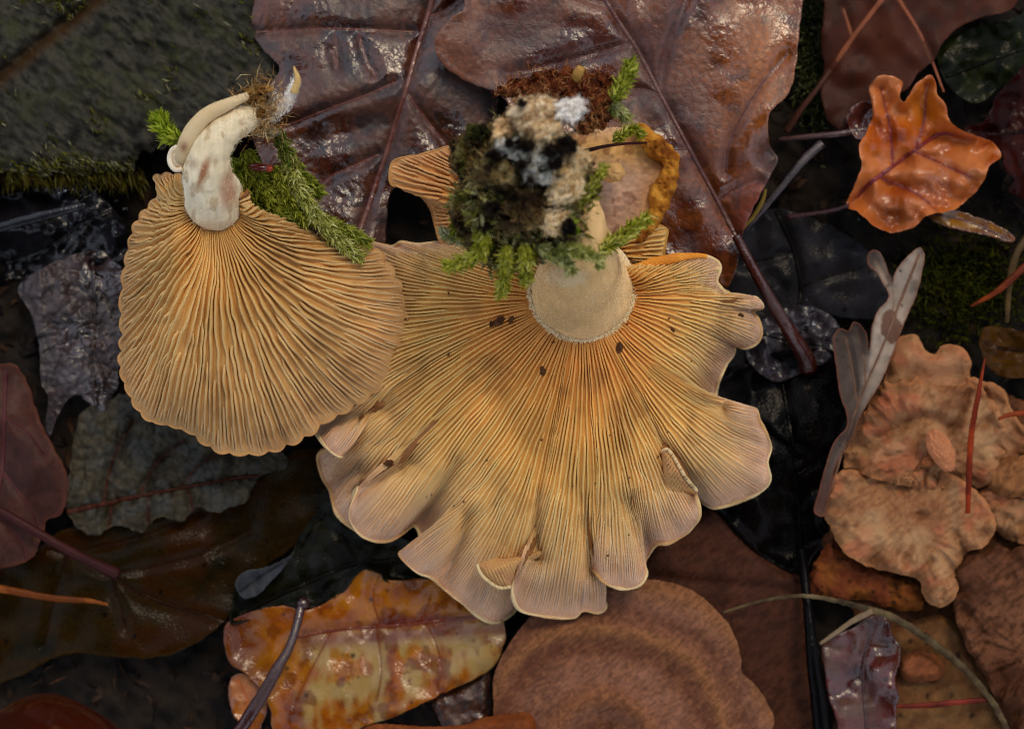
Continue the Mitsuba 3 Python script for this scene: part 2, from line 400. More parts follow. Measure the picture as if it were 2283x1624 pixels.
leaf('oak_leaf', 'nearly black wet oak leaf with thick black stalk, left of the tan caps',
     [(1540, 900), (1600, 850), (1690, 800), (1790, 775), (1880, 790), (1915, 880), (1895, 960), (1872, 1040), (1845, 1110), (1838, 1160), (1856, 1190), (1853, 1216), (1822, 1228), (1800, 1262), (1768, 1276), (1735, 1262), (1700, 1240), (1650, 1190), (1600, 1140), (1540, 1080)], 1.2,
     plain('#060506', '#0c0909', '#140b09', '#080707', sc=80, seed=43), 'dark_leaf', amp=2.0, sc=140, curl=0.9, cw=14, seed=43,
     midrib=[(1740, 830), (1765, 980), (1780, 1120), (1788, 1240)], veins=[[(1770, 1010), (1700, 960)], [(1780, 1120), (1690, 1080)], [(1775, 1060), (1850, 1010)]], rib='#070505',
     stalk=([(1786, 1225, 2.2), (1793, 1280, 4.5), (1803, 1370, 6.5), (1812, 1470, 7.5), (1824, 1560, 7), (1838, 1680, 6)], [26, 20, 24, 30, 36, 44], '#141214'))
leaf('fallen_leaf', 'crumpled black wet leaf with bright water glints below the log on the left',
     [(-60, 470), (40, 430), (130, 412), (190, 414), (240, 450), (278, 500), (300, 560), (250, 610), (180, 600), (100, 640), (30, 620), (-60, 640)], 0.3,
     plain('#0b090a', '#17151a', '#1f1d22', '#100c0c', sc=45, seed=44), 'gloss_leaf', amp=4.4, sc=85, seed=44, tilt=(0, -1.2),
     midrib=[(-40, 600), (90, 560), (180, 500), (250, 470)], veins=[[(90, 560), (110, 470)], [(150, 520), (200, 590)]], rib='#0c0a0b')
leaf('fallen_leaf', 'dark purplish brown withered leaf hanging down left of the smaller gilled mushroom',
     [(40, 640), (110, 590), (200, 560), (250, 580), (310, 640), (320, 760), (270, 810), (262, 862), (240, 908), (217, 918), (197, 898), (170, 879), (146, 898), (126, 936), (110, 974), (101, 944), (108, 890), (92, 850), (86, 770), (70, 700)], 2.6,
     plain('#17110f', '#2b2120', '#40302f', '#2a1512', sc=45, seed=45, blot='#4a4346', blot_sc=60), 'wet_leaf', amp=2.2, sc=90, curl=-1.0, seed=45, net=0.3,
     midrib=[(205, 570), (212, 700), (205, 800), (215, 905)], veins=[[(212, 690), (150, 760), (112, 850)], [(212, 640), (270, 700)], [(208, 780), (240, 840)]], rib='#23110e')
leaf('fallen_leaf', 'large dark olive wet leaf along the lower left side with tiny black spots',
     [(-90, 1270), (60, 1240), (140, 1180), (300, 1140), (450, 1125), (560, 1080), (650, 1010), (730, 1000), (800, 1050), (760, 1110), (700, 1160), (655, 1215), (600, 1255), (540, 1295), (528, 1340), (500, 1385), (440, 1430), (362, 1462), (280, 1466), (172, 1455), (110, 1470), (60, 1500), (0, 1520), (-90, 1540)], 0.6,
     plain('#191408', '#2b2009', '#332409', '#1b190a', sc=90, seed=46, spots=90, blot='#3a2006', blot_sc=110, edge='#3b2a0c'), 'dark_leaf', amp=2.0, sc=220, curl=0.6, seed=46,
     midrib=[(-60, 1180), (150, 1235), (330, 1330), (520, 1390)], veins=[[(150, 1235), (330, 1190), (450, 1140)], [(250, 1280), (430, 1240), (560, 1180)], [(150, 1235), (120, 1340), (100, 1440)], [(250, 1290), (280, 1400)]], rib='#2a1608', vw=(8, 4), quilt=.35)
leaf('oak_leaf', 'very dark olive leaf with a greyish turned up corner under the lobed cap edge',
     [(735, 1110), (765, 1170), (835, 1190), (900, 1200), (960, 1240), (950, 1300), (870, 1300), (845, 1278), (806, 1272), (768, 1316), (714, 1350), (667, 1357), (600, 1366), (545, 1386), (512, 1388), (518, 1330), (528, 1296), (560, 1272), (640, 1243), (668, 1190), (700, 1150)], 2.4,
     plain('#0d0d08', '#181809', '#22210f', '#101009', sc=60, seed=47, blot='#2b2d2a', blot_sc=50), 'dark_leaf', amp=1.3, sc=110, curl=0.8, cw=12, seed=47,
     midrib=[(940, 1250), (800, 1255), (660, 1310), (530, 1370)], veins=[[(800, 1255), (745, 1300)], [(800, 1255), (760, 1190)]], rib='#14120a')
leaf('fallen_leaf', 'bluish grey folded leaf flap standing up on the dark olive leaf',
     [(524, 1300), (548, 1272), (600, 1262), (650, 1236), (632, 1266), (600, 1300), (570, 1328), (540, 1332)], 4.8,
     plain('#2a2c30', '#3b3e44', '#33353a', sc=40, seed=48), 'dull_leaf', amp=1.2, sc=60, seed=48, extra=lambda x, y, d: 1.5 * sst(560, 520, x), midrib=[(640, 1246), (580, 1285), (535, 1318)], rib='#1d1f22', vw=(5, 3))
leaf('fallen_leaf', 'grey skeletal leaf with a red brown midrib under the lower edge of the smaller mushroom',
     [(180, 925), (240, 890), (300, 880), (350, 930), (430, 960), (520, 985), (620, 1000), (640, 1040), (580, 1062), (572, 1078), (560, 1094), (545, 1118), (480, 1142), (440, 1130), (405, 1160), (350, 1150), (320, 1185), (268, 1172), (215, 1190), (176, 1178), (150, 1130), (158, 1010)], 3.2,
     plain('#1d1912', '#383226', '#4c4638', '#2a251b', sc=36, seed=49, stretch=(1, .5), rot=.3, blot='#464540', blot_sc=40), 'dull_leaf', amp=1.4, sc=110, net=0.32, seed=49, jag=2.2,
     midrib=[(150, 1140), (280, 1112), (400, 1088), (520, 1066), (575, 1060)],
     veins=[[(230, 1122), (250, 1030), (300, 930)], [(310, 1105), (350, 1030), (410, 980)], [(400, 1088), (440, 1040), (500, 1000)], [(250, 1118), (240, 1180)], [(330, 1100), (330, 1170)], [(420, 1085), (430, 1140)]], rib='#3d1e12', vw=(13, 5), quilt=.7)
leaf('oak_leaf', 'smooth pinkish brown oak leaf with red stalk at the left edge of the ground',
     [(-140, 800), (-60, 820), (0, 812), (22, 809), (44, 822), (66, 863), (84, 920), (107, 973), (136, 1025), (151, 1065), (150, 1106), (146, 1130), (132, 1149), (104, 1159), (99, 1178), (86, 1212), (80, 1234), (44, 1257), (0, 1266), (-80, 1280), (-140, 1200)], 6.5,
     plain('#38201b', '#4a2c25', '#50332a', '#3c241e', sc=90, seed=50, spots=10, spot='#2c1c18', edge='#58301f'), 'dull_leaf', amp=1.8, sc=170, curl=-1.2, cw=24, seed=50,
     midrib=[(12, 830), (10, 920), (5, 1040), (-10, 1130)], veins=[[(5, 1050), (60, 1120), (88, 1170)], [(8, 930), (60, 960), (100, 1010)], [(0, 1150), (45, 1200), (60, 1240)]], rib='#4a2628', vw=(7, 4),
     stalk=([(-60, 1108, 8), (0, 1138, 9.2), (90, 1190, 9), (180, 1240, 7.5), (262, 1279, 5)], [16, 20, 20, 22, 26], '#482222'))

# yellow leaf at the bottom
def yellow(x, y, d):
    c = ramp(nz(x, y, 60, 51, 5), '#5a2c06', '#8a4c0c', '#9c6616', '#6e390a')
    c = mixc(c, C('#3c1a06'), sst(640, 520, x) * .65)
    mid = 1404 - (x - 700) * 0.066
    u = y - mid
    lower = sst(0, 14, u) * sst(640, 700, x)
    pale = lower * sst(.30, .62, nz(x * 1.25, y * .5, 44, 52, 4) + 0.35 * np.exp(-((u - 35) / 30) ** 2) + .3 * np.exp(-((u - 118 + (x - 900) * .12) / 26) ** 2) - .12)
    c = mixc(c, C('#9c8656'), pale * .88)
    c = mixc(c, C('#764c46'), lower * np.exp(-((u - 24) / 17) ** 2) * .75)
    c = mixc(c, C('#66100f') * .8, np.exp(-((u + 6) / 13) ** 2) * sst(800, 860, x) * sst(1080, 980, x) * .85)
    c = mixc(c, C('#5a2408'), sst(.6, .75, nz(x, y, 38, 53, 4)) * .6)
    r = np.random.default_rng(54); q = np.stack([r.uniform(500, 1130, 32), r.uniform(1280, 1610, 32)], -1)
    dd, i = cKDTree(q).query(np.stack([x, y], -1)); rr = r.uniform(1.5, 6, 32)[i]
    c = mixc(c, C('#1a0c06'), .85 * sst(rr * 1.3, rr * .5, dd))
    return c
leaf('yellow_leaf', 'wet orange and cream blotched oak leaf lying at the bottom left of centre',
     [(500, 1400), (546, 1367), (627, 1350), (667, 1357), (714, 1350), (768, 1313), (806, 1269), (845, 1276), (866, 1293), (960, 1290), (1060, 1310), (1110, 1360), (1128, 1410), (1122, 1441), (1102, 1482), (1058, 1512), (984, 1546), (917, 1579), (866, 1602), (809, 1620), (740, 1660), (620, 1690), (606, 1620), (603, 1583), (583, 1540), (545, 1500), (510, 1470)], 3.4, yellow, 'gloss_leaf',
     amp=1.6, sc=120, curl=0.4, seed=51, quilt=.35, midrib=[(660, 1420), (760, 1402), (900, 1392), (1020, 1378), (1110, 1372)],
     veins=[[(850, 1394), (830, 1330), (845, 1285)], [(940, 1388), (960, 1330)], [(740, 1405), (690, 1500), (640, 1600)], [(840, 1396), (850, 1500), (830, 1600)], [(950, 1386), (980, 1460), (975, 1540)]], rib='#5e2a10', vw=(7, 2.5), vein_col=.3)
leaf('yellow_leaf', 'small amber leaf lobe with a dark spot left of the purple stalk',
     [(509, 1542), (513, 1515), (529, 1502), (553, 1505), (576, 1522), (596, 1560), (590, 1600), (566, 1640), (545, 1628), (532, 1610), (516, 1583)], 2.8,
     plain('#6a3606', '#885010', '#985e18', '#522206', sc=34, seed=55, spots=3, spot='#20140a', edge='#5a2a08', ew=5), 'wet_leaf', amp=1.0, sc=60, seed=55, midrib=[(530, 1515), (555, 1570), (566, 1630)], rib='#8a4a10', vw=(4, 3))
(m, q) = rod([(672, 1350, 5.5), (650, 1430, 7.5), (612, 1500, 8.5), (575, 1565, 8), (520, 1650, 7.5)], [20, 18, 26, 28, 30], 5, 12, rough=.12, seed=3)
k = thing('leaf_stalk', 'thick purplish red leaf stalk lying over the orange and cream blotched leaf', 'leaf stalk')
add(f'{k}__stem', m, mixc(np.tile(C('#4a2426'), (len(m[0]), 1)), C('#20100f'), meshkit.fbm(m[0] * 300, 3, 5)), 'wet_leaf')
(m, q) = rod([(672, 1352, 5.4), (676, 1342, 5.4), (672, 1332, 5)], [24, 30, 12], 4, 10)
add(f'{k}__base', m, C('#331a1c'), 'wet_leaf')

# ---------------------------------------------------------------- leaves upper right
def brown_leaf(x, y, d):
    c = ramp(nz(x, y, 110, 61, 5), '#301409', '#452010', '#522a19', '#381a0c')
    return mixc(c, C('#2b130a'), .6 * sst(.55, .8, nz(x, y, 40, 62)))
leaf('oak_leaf', 'matt reddish brown oak leaf with pale stalk at the top right, behind the orange leaf',
     [(1845, -120), (1838, 20), (1830, 100), (1838, 150), (1828, 190), (1836, 240), (1850, 275), (1880, 290), (1915, 270), (1960, 220), (2020, 200), (2050, 160), (2080, 138), (2100, 100), (2140, 60), (2200, 36), (2262, 12), (2300, -120)], 3.2, brown_leaf, 'dull_leaf', amp=2.2, sc=160, curl=0.8, seed=61,
     midrib=[(2010, -70), (1965, 0), (1900, 85), (1845, 165)], veins=[[(1985, -30), (2048, 70), (2075, 130), (2104, 205)], [(1900, 85), (1880, 20)]], rib='#7a4a34', vw=(13, 9), vein_col=.3,
     stalk=([(1850, 158, 3.4), (1820, 200, 4), (1785, 245, 3.6), (1753, 293, 2)], [12, 12, 13, 17], '#5a3628'))
def orange_leaf(x, y, d):
    c = ramp(nz(x, y, 60, 63, 5), '#84380a', '#a85a1c', '#b67444', '#94480e')
    c = mixc(c, C('#a9704a'), .75 * np.exp(-(((x - 2090) / 75) ** 2 + ((y - 385) / 60) ** 2)))
    c = mixc(c, C('#a8650c'), .8 * np.exp(-(((x - 2060) / 40) ** 2 + ((y - 240) / 50) ** 2)))
    return mixc(c, C('#5e2606'), .7 * np.exp(-(((x - 1990) / 50) ** 2 + ((y - 480) / 40) ** 2)))
leaf('orange_leaf', 'small bright orange lobed leaf with curled edges at the upper right',
     [(1886, 461), (1905, 415), (1920, 368), (1914, 330), (1930, 296), (1945, 258), (1942, 221), (1938, 196), (1955, 172), (1988, 169), (2012, 184), (2004, 214), (2018, 226), (2038, 192), (2070, 168), (2084, 178), (2090, 210), (2110, 236), (2118, 272), (2150, 293), (2190, 306), (2222, 324), (2233, 350), (2205, 372), (2192, 405), (2161, 442), (2124, 468), (2069, 479), (2050, 495), (2025, 512), (1980, 517), (1940, 496), (1910, 470)], 6.0, orange_leaf, 'gloss_leaf', amp=3.0, sc=64, curl=1.4, cw=14, seed=63, quilt=.6, thick=.18, jag=.8,
     midrib=[(1890, 458), (1935, 412), (1990, 372), (2050, 328), (2102, 298), (2170, 312)], veins=[[(1990, 372), (1985, 290), (1965, 200)], [(2040, 335), (2060, 270), (2066, 190)], [(1960, 395), (2040, 430), (2090, 470)], [(2040, 338), (2110, 370), (2180, 400)]], rib='#66262a', vw=(10, 5), vein_col=.5,
     stalk=([(1892, 457, 6), (1860, 468, 5), (1800, 478, 3.4), (1757, 484, 2.2)], [9, 9, 10, 15], '#4a2a2c'))
leaf('fallen_leaf', 'brown purplish curled leaf lobe with a long pale stalk, left of the orange leaf',
     [(1888, 265), (1900, 240), (1930, 225), (1955, 235), (1950, 280), (1925, 312), (1900, 300)], 4.6, plain('#3c1c14', '#5a3028', '#46241e', sc=40, seed=64), 'wet_leaf', amp=1.4, sc=50, seed=64, curl=1, midrib=[(1900, 290), (1930, 250)], rib='#301510', vw=(5, 3),
     stalk=([(1935, 288, 4.4), (1860, 300, 4), (1790, 306, 2.6), (1738, 311, 1.4)], [15, 15, 13, 9], '#5a3c3a'))
leaf('yellow_leaf', 'narrow yellow brown leaf sticking out below the orange leaf',
     [(2062, 468), (2110, 462), (2165, 480), (2215, 498), (2262, 526), (2250, 540), (2190, 522), (2120, 508), (2082, 492)], 3.0, plain('#4a2a06', '#7a5210', '#8a6418', '#3a1c08', sc=36, seed=65, edge='#5a2c20', ew=5), 'wet_leaf', amp=.8, sc=60, seed=65, midrib=[(2070, 476), (2150, 490), (2250, 532)], rib='#4a2414', vw=(5, 3))
leaf('dark_red_leaf', 'dark red wet leaf at the right edge beside the orange leaf',
     [(2150, 290), (2195, 270), (2222, 215), (2260, 170), (2300, 140), (2400, 150), (2400, 520), (2320, 480), (2275, 442), (2245, 425), (2262, 400), (2240, 378), (2226, 330)], 2.8, plain('#1f0605', '#34100c', '#421a14', '#240806', sc=60, seed=66), 'dark_leaf', amp=2.6, sc=90, seed=66, curl=1.0, midrib=[(2160, 290), (2240, 300), (2330, 280)], veins=[[(2240, 300), (2270, 200)], [(2240, 300), (2290, 400)]], rib='#1c0806')
leaf('mossy_leaf', 'dark grey green mossy leaf in the top right corner',
     [(2090, 120), (2140, 70), (2230, 50), (2320, 20), (2400, 60), (2390, 160), (2250, 190), (2180, 230), (2120, 200)], 0.6, plain('#0d100a', '#1a1f0e', '#23291a', '#0e0e0c', sc=50, seed=67, blot='#2a3010'), 'dark_leaf', amp=2.2, sc=90, seed=67, midrib=[(2110, 170), (2220, 130), (2340, 90)], rib='#14160c')
leaf('fallen_leaf', 'ochre brown curled leaf at the right edge above the tan cap',
     [(2188, 735), (2230, 728), (2290, 740), (2360, 735), (2360, 850), (2290, 842), (2230, 838), (2192, 800)], 2.4, plain('#2a1806', '#4a2e0c', '#5a3c14', '#33200a', sc=40, seed=68, stretch=(.6, 2)), 'dark_leaf', amp=1.4, sc=50, seed=68, curl=1.2, midrib=[(2195, 770), (2270, 780), (2340, 770)], rib='#2c1808')

# ---------------------------------------------------------------- the two big oak leaves at the top
def oakA(x, y, d):
    c = ramp(nz(x, y, 85, 71, 5), '#2c140d', '#421f14', '#55301e', '#3a1c12', '#4c2a18')
    c = mixc(c, C('#5c3514'), .55 * sst(.58, .78, nz(x, y, 50, 72)) )
    c = mixc(c, C('#1c1214'), .6 * sst(.62, .75, nz(x, y, 34, 73)))
    c = mixc(c, C('#6a3418'), .5 * np.exp(-((x - 610) / 45) ** 2 - ((y - 10) / 60) ** 2))
    return c * (.85 + .3 * nz(x, y, 6, 74, 2))[:, None]
def a_shape(x, y, d):
    return 0.9 * np.exp(-((y - 215 + (x - 800) * .18) / 60) ** 2) - 1.0 * np.exp(-((y - 300 + (x - 700) * .2) / 34) ** 2) * sst(900, 850, x)
leaf('oak_leaf', 'large wet dark brown oak leaf with straight midrib behind the smaller mushroom',
     [(556, -140), (566, -20), (562, 40), (563, 72), (582, 103), (605, 129), (624, 149), (617, 169), (590, 205), (560, 270), (575, 340), (620, 420), (680, 490), (740, 550), (800, 590), (850, 570), (862, 500), (868, 440), (900, 405), (1000, 400), (1080, 380), (1100, 290), (1110, 200), (1100, 120), (1060, 60), (1080, -140)], 8.4, oakA, 'wet_leaf', amp=1.1, sc=190, curl=-.8, cw=20, seed=71, net=.07, net_size=18, quilt=.55, extra=a_shape,
     midrib=[(975, -60), (955, 30), (930, 110), (905, 200), (868, 320), (835, 420), (800, 520)],
     veins=[[(925, 72), (840, 68), (740, 64), (650, 68), (570, 72)], [(880, 185), (810, 215), (740, 240), (670, 268), (610, 290)], [(845, 345), (790, 370), (735, 395), (690, 440)], [(950, 40), (1000, 20), (1040, -20)], [(905, 205), (960, 280), (1000, 330)], [(740, 110), (752, 150), (745, 60)], [(800, 75), (815, 130), (835, 165)]], rib='#54281a', vw=(12, 5), vein_col=.35)
def oakB(x, y, d):
    c = ramp(nz(x, y, 110, 81, 5), '#44190c', '#603018', '#70401f', '#522612', '#683618')
    c = mixc(c, C('#93581f'), .85 * np.exp(-(((x - 1700) / 100) ** 2 + ((y - 130) / 170) ** 2)))
    c = mixc(c, C('#7a2c08'), .75 * np.exp(-(((x - 1690) / 50) ** 2 + ((y - 480) / 90) ** 2)))
    c = mixc(c, C('#3a2a30'), .55 * np.exp(-(((x - 1240) / 190) ** 2 + ((y - 110) / 90) ** 2)))
    c = mixc(c, C('#2c1c20'), .6 * np.exp(-(((x - 1480) / 50) ** 2 + ((y - 250) / 60) ** 2)))
    c = mixc(c, C('#2a1310'), .5 * sst(.62, .8, nz(x, y, 40, 82)))
    c = mixc(c, C('#24100a'), .75 * sst(80, 10, np.hypot(x - 1725, y - 350)))
    return c * (.86 + .28 * nz(x, y, 6, 83, 2))[:, None]
def b_shape(x, y, d):
    return 1.8 * sst(1120, 985, x) * sst(230, 60, y) - 0.055 * np.maximum(0, y - 330) * .3 + 1.2 * np.exp(-((x - 1690) / 60) ** 2) * sst(0, 200, y) - 3.5 * np.exp(-((x - 1722) ** 2 + (y - 345) ** 2) / 38 ** 2)
leaf('oak_leaf', 'largest glossy reddish brown oak leaf, long red stalk running out to the right',
     [(1010, -140), (1022, -40), (1036, 14), (1002, 42), (973, 78), (968, 105), (984, 140), (1012, 166), (1060, 190), (1120, 216), (1180, 300), (1250, 400), (1330, 490), (1420, 545), (1500, 575), (1570, 610), (1620, 640), (1640, 600), (1652, 555), (1660, 510), (1678, 468), (1702, 420), (1722, 385), (1735, 354), (1720, 330), (1712, 290), (1716, 252), (1746, 222), (1766, 190), (1776, 130), (1784, 60), (1790, 0), (1800, -140)], 12.0, oakB, 'wet_leaf', amp=1.4, sc=190, curl=.5, cw=16, seed=81, net=.05, net_size=18, quilt=.55, extra=b_shape,
     midrib=[(1320, -60), (1355, 10), (1420, 110), (1475, 215), (1520, 300), (1590, 430), (1645, 535)],
     veins=[[(1470, 205), (1485, 120), (1515, 40), (1545, -40)], [(1618, 385), (1630, 310), (1690, 200), (1755, 120)], [(1350, 10), (1290, -10), (1230, -60)], [(1475, 215), (1430, 200), (1360, 205)], [(1535, 330), (1480, 340), (1400, 400)], [(1600, 445), (1640, 420), (1690, 400)], [(1410, 95), (1330, 120), (1220, 150), (1130, 165)]], rib='#48241e', vw=(11, 5), vein_col=.4,
     stalk=([(1640, 525, 10.9), (1680, 600, 10.5), (1720, 672, 9), (1760, 738, 7), (1795, 795, 3.5), (1802, 820, 2)], [20, 22, 24, 28, 34, 42], '#4a1c10'))

# ---------------------------------------------------------------- gilled caps seen from below
GILL_DEEP = C('#c28c46'); GILL_SIDE = C('#d2a258'); GILL_EDGE = C('#d9b472')

def gilled_cap(k, hub, rim, closed=False, bulge=3.0, bend=0.45, target=(10.0, 11.0, 5.2), height=(0.5, 1.25, 0.25), crena=(0, 45), seed=1, zpow=1.4, M=1400, NR=70, rim_w=4.0,
               rim_col='#d6bd8d', tones=None, part_limit=300, wob=0.22, sharp_r=(.55, .95), smooth_sig=45, ripple=0.8, skin='#8a5a30', max_depth=5, zsig=None, bulge_fn=None, thick=1.1):
    """the cap's underside as a surface between the stem (hub) and the rim, blades standing on it. rim: (x, y, z mm[, angle at the hub in degrees])"""
    rng = np.random.default_rng(seed)
    cx, cy, rx, ry, zh = hub
    ctrl = np.array([(r[0], r[1], r[2]) for r in rim], float)
    q = spline(ctrl, 2.0, closed)
    s = np.r_[0, np.cumsum(np.linalg.norm(np.diff(q, axis=0) * [1, 1, 6], axis=1))]
    u = np.linspace(0, s[-1], M)
    O = np.stack([np.interp(u, s, q[:, i]) for i in range(3)], -1)
    tr = cKDTree(q)
    ka, kv = [], []
    last = 0
    for r in rim:
        if len(r) > 3:
            cand = np.argsort(np.linalg.norm(q - np.array(r[:3]), axis=1))[:4]
            ka.append(s[cand.min()]); kv.append(r[3])
    o = np.argsort(ka); ka, kv = np.array(ka)[o], np.array(kv)[o]
    ka[0] = 0; ka[-1] = s[-1] if not closed or True else ka[-1]
    keep = np.r_[True, np.diff(ka) > 1e-6]
    ang = np.radians(PchipInterpolator(ka[keep], kv[keep])(u))
    if crena[0]:
        n2 = np.gradient(O[:, :2], axis=0); n2 = np.stack([n2[:, 1], -n2[:, 0]], -1); n2 /= np.linalg.norm(n2, axis=1, keepdims=True)
        ph = np.cumsum(np.gradient(u) / crena[1] * (0.65 + 0.7 * nz(u, u * 0, 130, seed)))
        O[:, :2] += n2 * ((np.abs(np.sin(np.pi * ph)) ** 0.6 - 0.6) * crena[0] * (0.5 + nz(u, u * 0 + 5, 90, seed + 2)))[:, None]
    mode = 'wrap' if closed else 'nearest'
    Os = gaussian_filter1d(O, smooth_sig, axis=0, mode=mode)
    if zsig:
        Os[:, 2] = gaussian_filter1d(O[:, 2], zsig, mode=mode)
    if not closed:                                  # the two cut sides keep their place
        e = np.exp(-np.minimum(np.arange(M), M - 1 - np.arange(M)) / 30.0)[:, None]
        Os = Os * (1 - e) + O * e
    tt = np.arange(M)
    def at(arr, t):
        return np.stack([np.interp(t, tt, arr[:, i]) for i in range(arr.shape[1])], -1) if arr.ndim > 1 else np.interp(t, tt, arr)
    def surf(t, r):
        t = np.clip(t, 0, M - 1)
        a = np.interp(t, tt, ang)
        I = np.stack([cx + rx * np.cos(a), cy - ry * np.sin(a)], -1)
        e = np.stack([np.cos(a), -np.sin(a)], -1)
        o_, os_ = at(O, t), at(Os, t)
        w = sst(*sharp_r, r)
        oo = os_ * (1 - w)[..., None] + o_ * w[..., None]
        L = np.linalg.norm(oo[..., :2] - I, axis=-1)
        c = I + e * (L * bend)[..., None]
        r_ = r[..., None]
        p = (1 - r_) ** 2 * I + 2 * r_ * (1 - r_) * c + r_ ** 2 * oo[..., :2]
        wz = sst(.66, 1, r)
        z = zh + (os_[..., 2] * (1 - wz) + o_[..., 2] * wz - zh) * r ** zpow + bulge * 4 * r * (1 - r)
        z = z + ripple * 2 * (meshkit.fbm(np.stack([p[..., 0] / 90, p[..., 1] / 90, r * 0 + seed], -1), 3, seed) - .5) * sst(0, .25, r)
        if bulge_fn is not None:
            z = z + bulge_fn(p[..., 0], p[..., 1], r)
        return P(p[..., 0], p[..., 1], z), p
    # the flesh
    R = np.linspace(0, 1, NR) ** 0.9
    tg = np.linspace(0, M - 1, M // 2)
    TT, RR = np.meshgrid(tg, R, indexing='ij')
    W, pl = surf(TT.ravel(), RR.ravel())
    G = W.reshape(len(tg), NR, 3)
    nt = np.gradient(G, axis=0); nr = np.gradient(G, axis=1)
    N = np.cross(nr, nt); N /= np.linalg.norm(N, axis=-1, keepdims=True) + 1e-15
    if N[..., 2].mean() < 0:
        N = -N
    low = (G - N * thick * 1e-3 * np.minimum(1, 0.35 + (1 - RR) * 3)[..., None]).reshape(-1, 3)
    f1 = grid_faces(len(tg), NR)
    nn = len(W)
    edge = np.arange(len(tg)) * NR + NR - 1
    side = np.vstack([np.stack([edge[:-1], edge[1:], edge[1:] + nn], 1), np.stack([edge[:-1], edge[1:] + nn, edge[:-1] + nn], 1)])
    def tone(p, r):
        """tint of the flesh by place: orange near the stem, ochre outward, pinkish grey at the rim"""
        c = ramp(np.clip(r, 0, 1), *(tones or ['#c88a44', '#cb944c', '#c9984e', '#c0955c', '#b58e6a']))
        blot = nz(p[:, 0], p[:, 1], 120, seed + 40, 4)
        c = c * (0.8 + 0.36 * blot)[:, None]
        return mixc(c, C('#7c4a26'), 0.35 * sst(.6, .85, nz(p[:, 0], p[:, 1], 70, seed + 41, 4)))
    cb = tone(pl, RR.ravel()) * (GILL_DEEP + GILL_SIDE) / 2 / C('#c9944e') * 1.03
    cap = add(f'{k}__cap', (np.vstack([W, low]), np.vstack([f1, f1[:, ::-1] + nn, side])), np.vstack([cb, np.tile(C(skin), (nn, 1))]), 'gill_flesh')
    # where the blades stand: even spacing part of the way out, shorter ones between
    def spacing_curve(ta, tb, r):
        return np.linalg.norm(surf(np.full_like(r, ta), r)[0] - surf(np.full_like(r, tb), r)[0], axis=1) / S
    def tgt(r):
        return np.interp(r, [0, .45, 1], target)
    line = surf(tt.astype(float), np.full(M, 0.12))[0]
    cum = np.r_[0, np.cumsum(np.linalg.norm(np.diff(line, axis=0), axis=1))] / S
    n0 = max(6, int(cum[-1] / target[0]))
    ts = np.interp((np.arange(n0 + 1)) / n0 * cum[-1], cum, tt)
    ts = ts + rng.normal(0, .12, len(ts)) * np.gradient(ts); ts = np.clip(ts, 0, M - 1)
    if not closed:
        ts = ts[1:-1]
    rs = np.linspace(0.02, 0.985, 40)
    out = [(t, 0.0 + abs(rng.normal(0, .012))) for t in ts]
    def split(a, b, depth):
        sp = spacing_curve(a, b, rs)
        over = np.nonzero(sp > 1.55 * tgt(rs))[0]
        if len(over) == 0 or depth > max_depth:
            return
        r0 = rs[over[0]] + rng.uniform(-.04, .06)
        m_ = a + (b - a) * rng.uniform(.42, .58)
        if r0 < .93:
            out.append((m_, max(.02, r0)))
        split(a, m_, depth + 1); split(m_, b, depth + 1)
    for a, b in zip(ts[:-1], ts[1:]):
        split(a, b, 0)
    blades_ = []
    for j, (t0, r0) in enumerate(out):
        r1 = rng.uniform(.965, .992)
        n = int(np.clip((r1 - r0) * 62, 7, 60))
        r = np.linspace(r0, r1, n)
        dt = 1.2
        lw = meshkit.noise(np.stack([r * 16, np.full(n, j * 7.3), np.zeros(n)], -1), seed) - .5
        B, p = surf(np.full(n, t0), r)
        Ba, Bb = surf(np.full(n, t0 - dt), r)[0], surf(np.full(n, t0 + dt), r)[0]
        side_ = Bb - Ba; sp = np.linalg.norm(side_, axis=1); side_ = side_ / (sp[:, None] + 1e-15)
        tan = np.gradient(B, axis=0); tan /= np.linalg.norm(tan, axis=1, keepdims=True) + 1e-15
        nn_ = np.cross(tan, side_); nn_ /= np.linalg.norm(nn_, axis=1, keepdims=True) + 1e-15
        if nn_[:, 2].mean() < 0: nn_ = -nn_
        gap = tgt(r) * S
        B = B + side_ * (lw * wob * gap)[:, None]
        taper = sst(0, 1, np.minimum((r - r0) * 22 + .12, 1)) * np.minimum(1, (r1 - r) * 18 + .25)
        h = np.interp(r, [0, .12, .45, .8, 1], [height[0], height[1] * .9, height[1], height[1] * .6, height[2]]) * 1e-3 * taper * rng.uniform(.78, 1.1)
        h = h * (1 + .35 * (meshkit.noise(np.stack([r * 26, np.full(n, j * 3.1), np.ones(n)], -1), seed + 9) - .5))
        wb, wt = gap * .48, gap * .26
        lean = side_ * (h * .25 * (meshkit.noise(np.stack([r * 5, np.full(n, j * .11), np.zeros(n) + 4], -1), seed + 3) - .5) * 2)[:, None]
        up = nn_ * h[:, None] + lean
        ring = np.stack([B - side_ * wb[:, None] - nn_ * 1e-4, B - side_ * wt[:, None] + up * .82, B + up, B + side_ * wt[:, None] + up * .82, B + side_ * wb[:, None] - nn_ * 1e-4], 1)
        tc = tone(p, r)
        k1 = C('#c9944e')
        col = np.stack([tc * GILL_DEEP / k1 * 1.15, tc * GILL_SIDE / k1, tc * GILL_EDGE / k1, tc * GILL_SIDE / k1, tc * GILL_DEEP / k1 * 1.15], 1) * rng.uniform(.9, 1.08)
        blades_.append((r1 - r0, ring.reshape(-1, 3), grid_faces(n, 5), col.reshape(-1, 3)))
    blades_.sort(key=lambda b: -b[0])
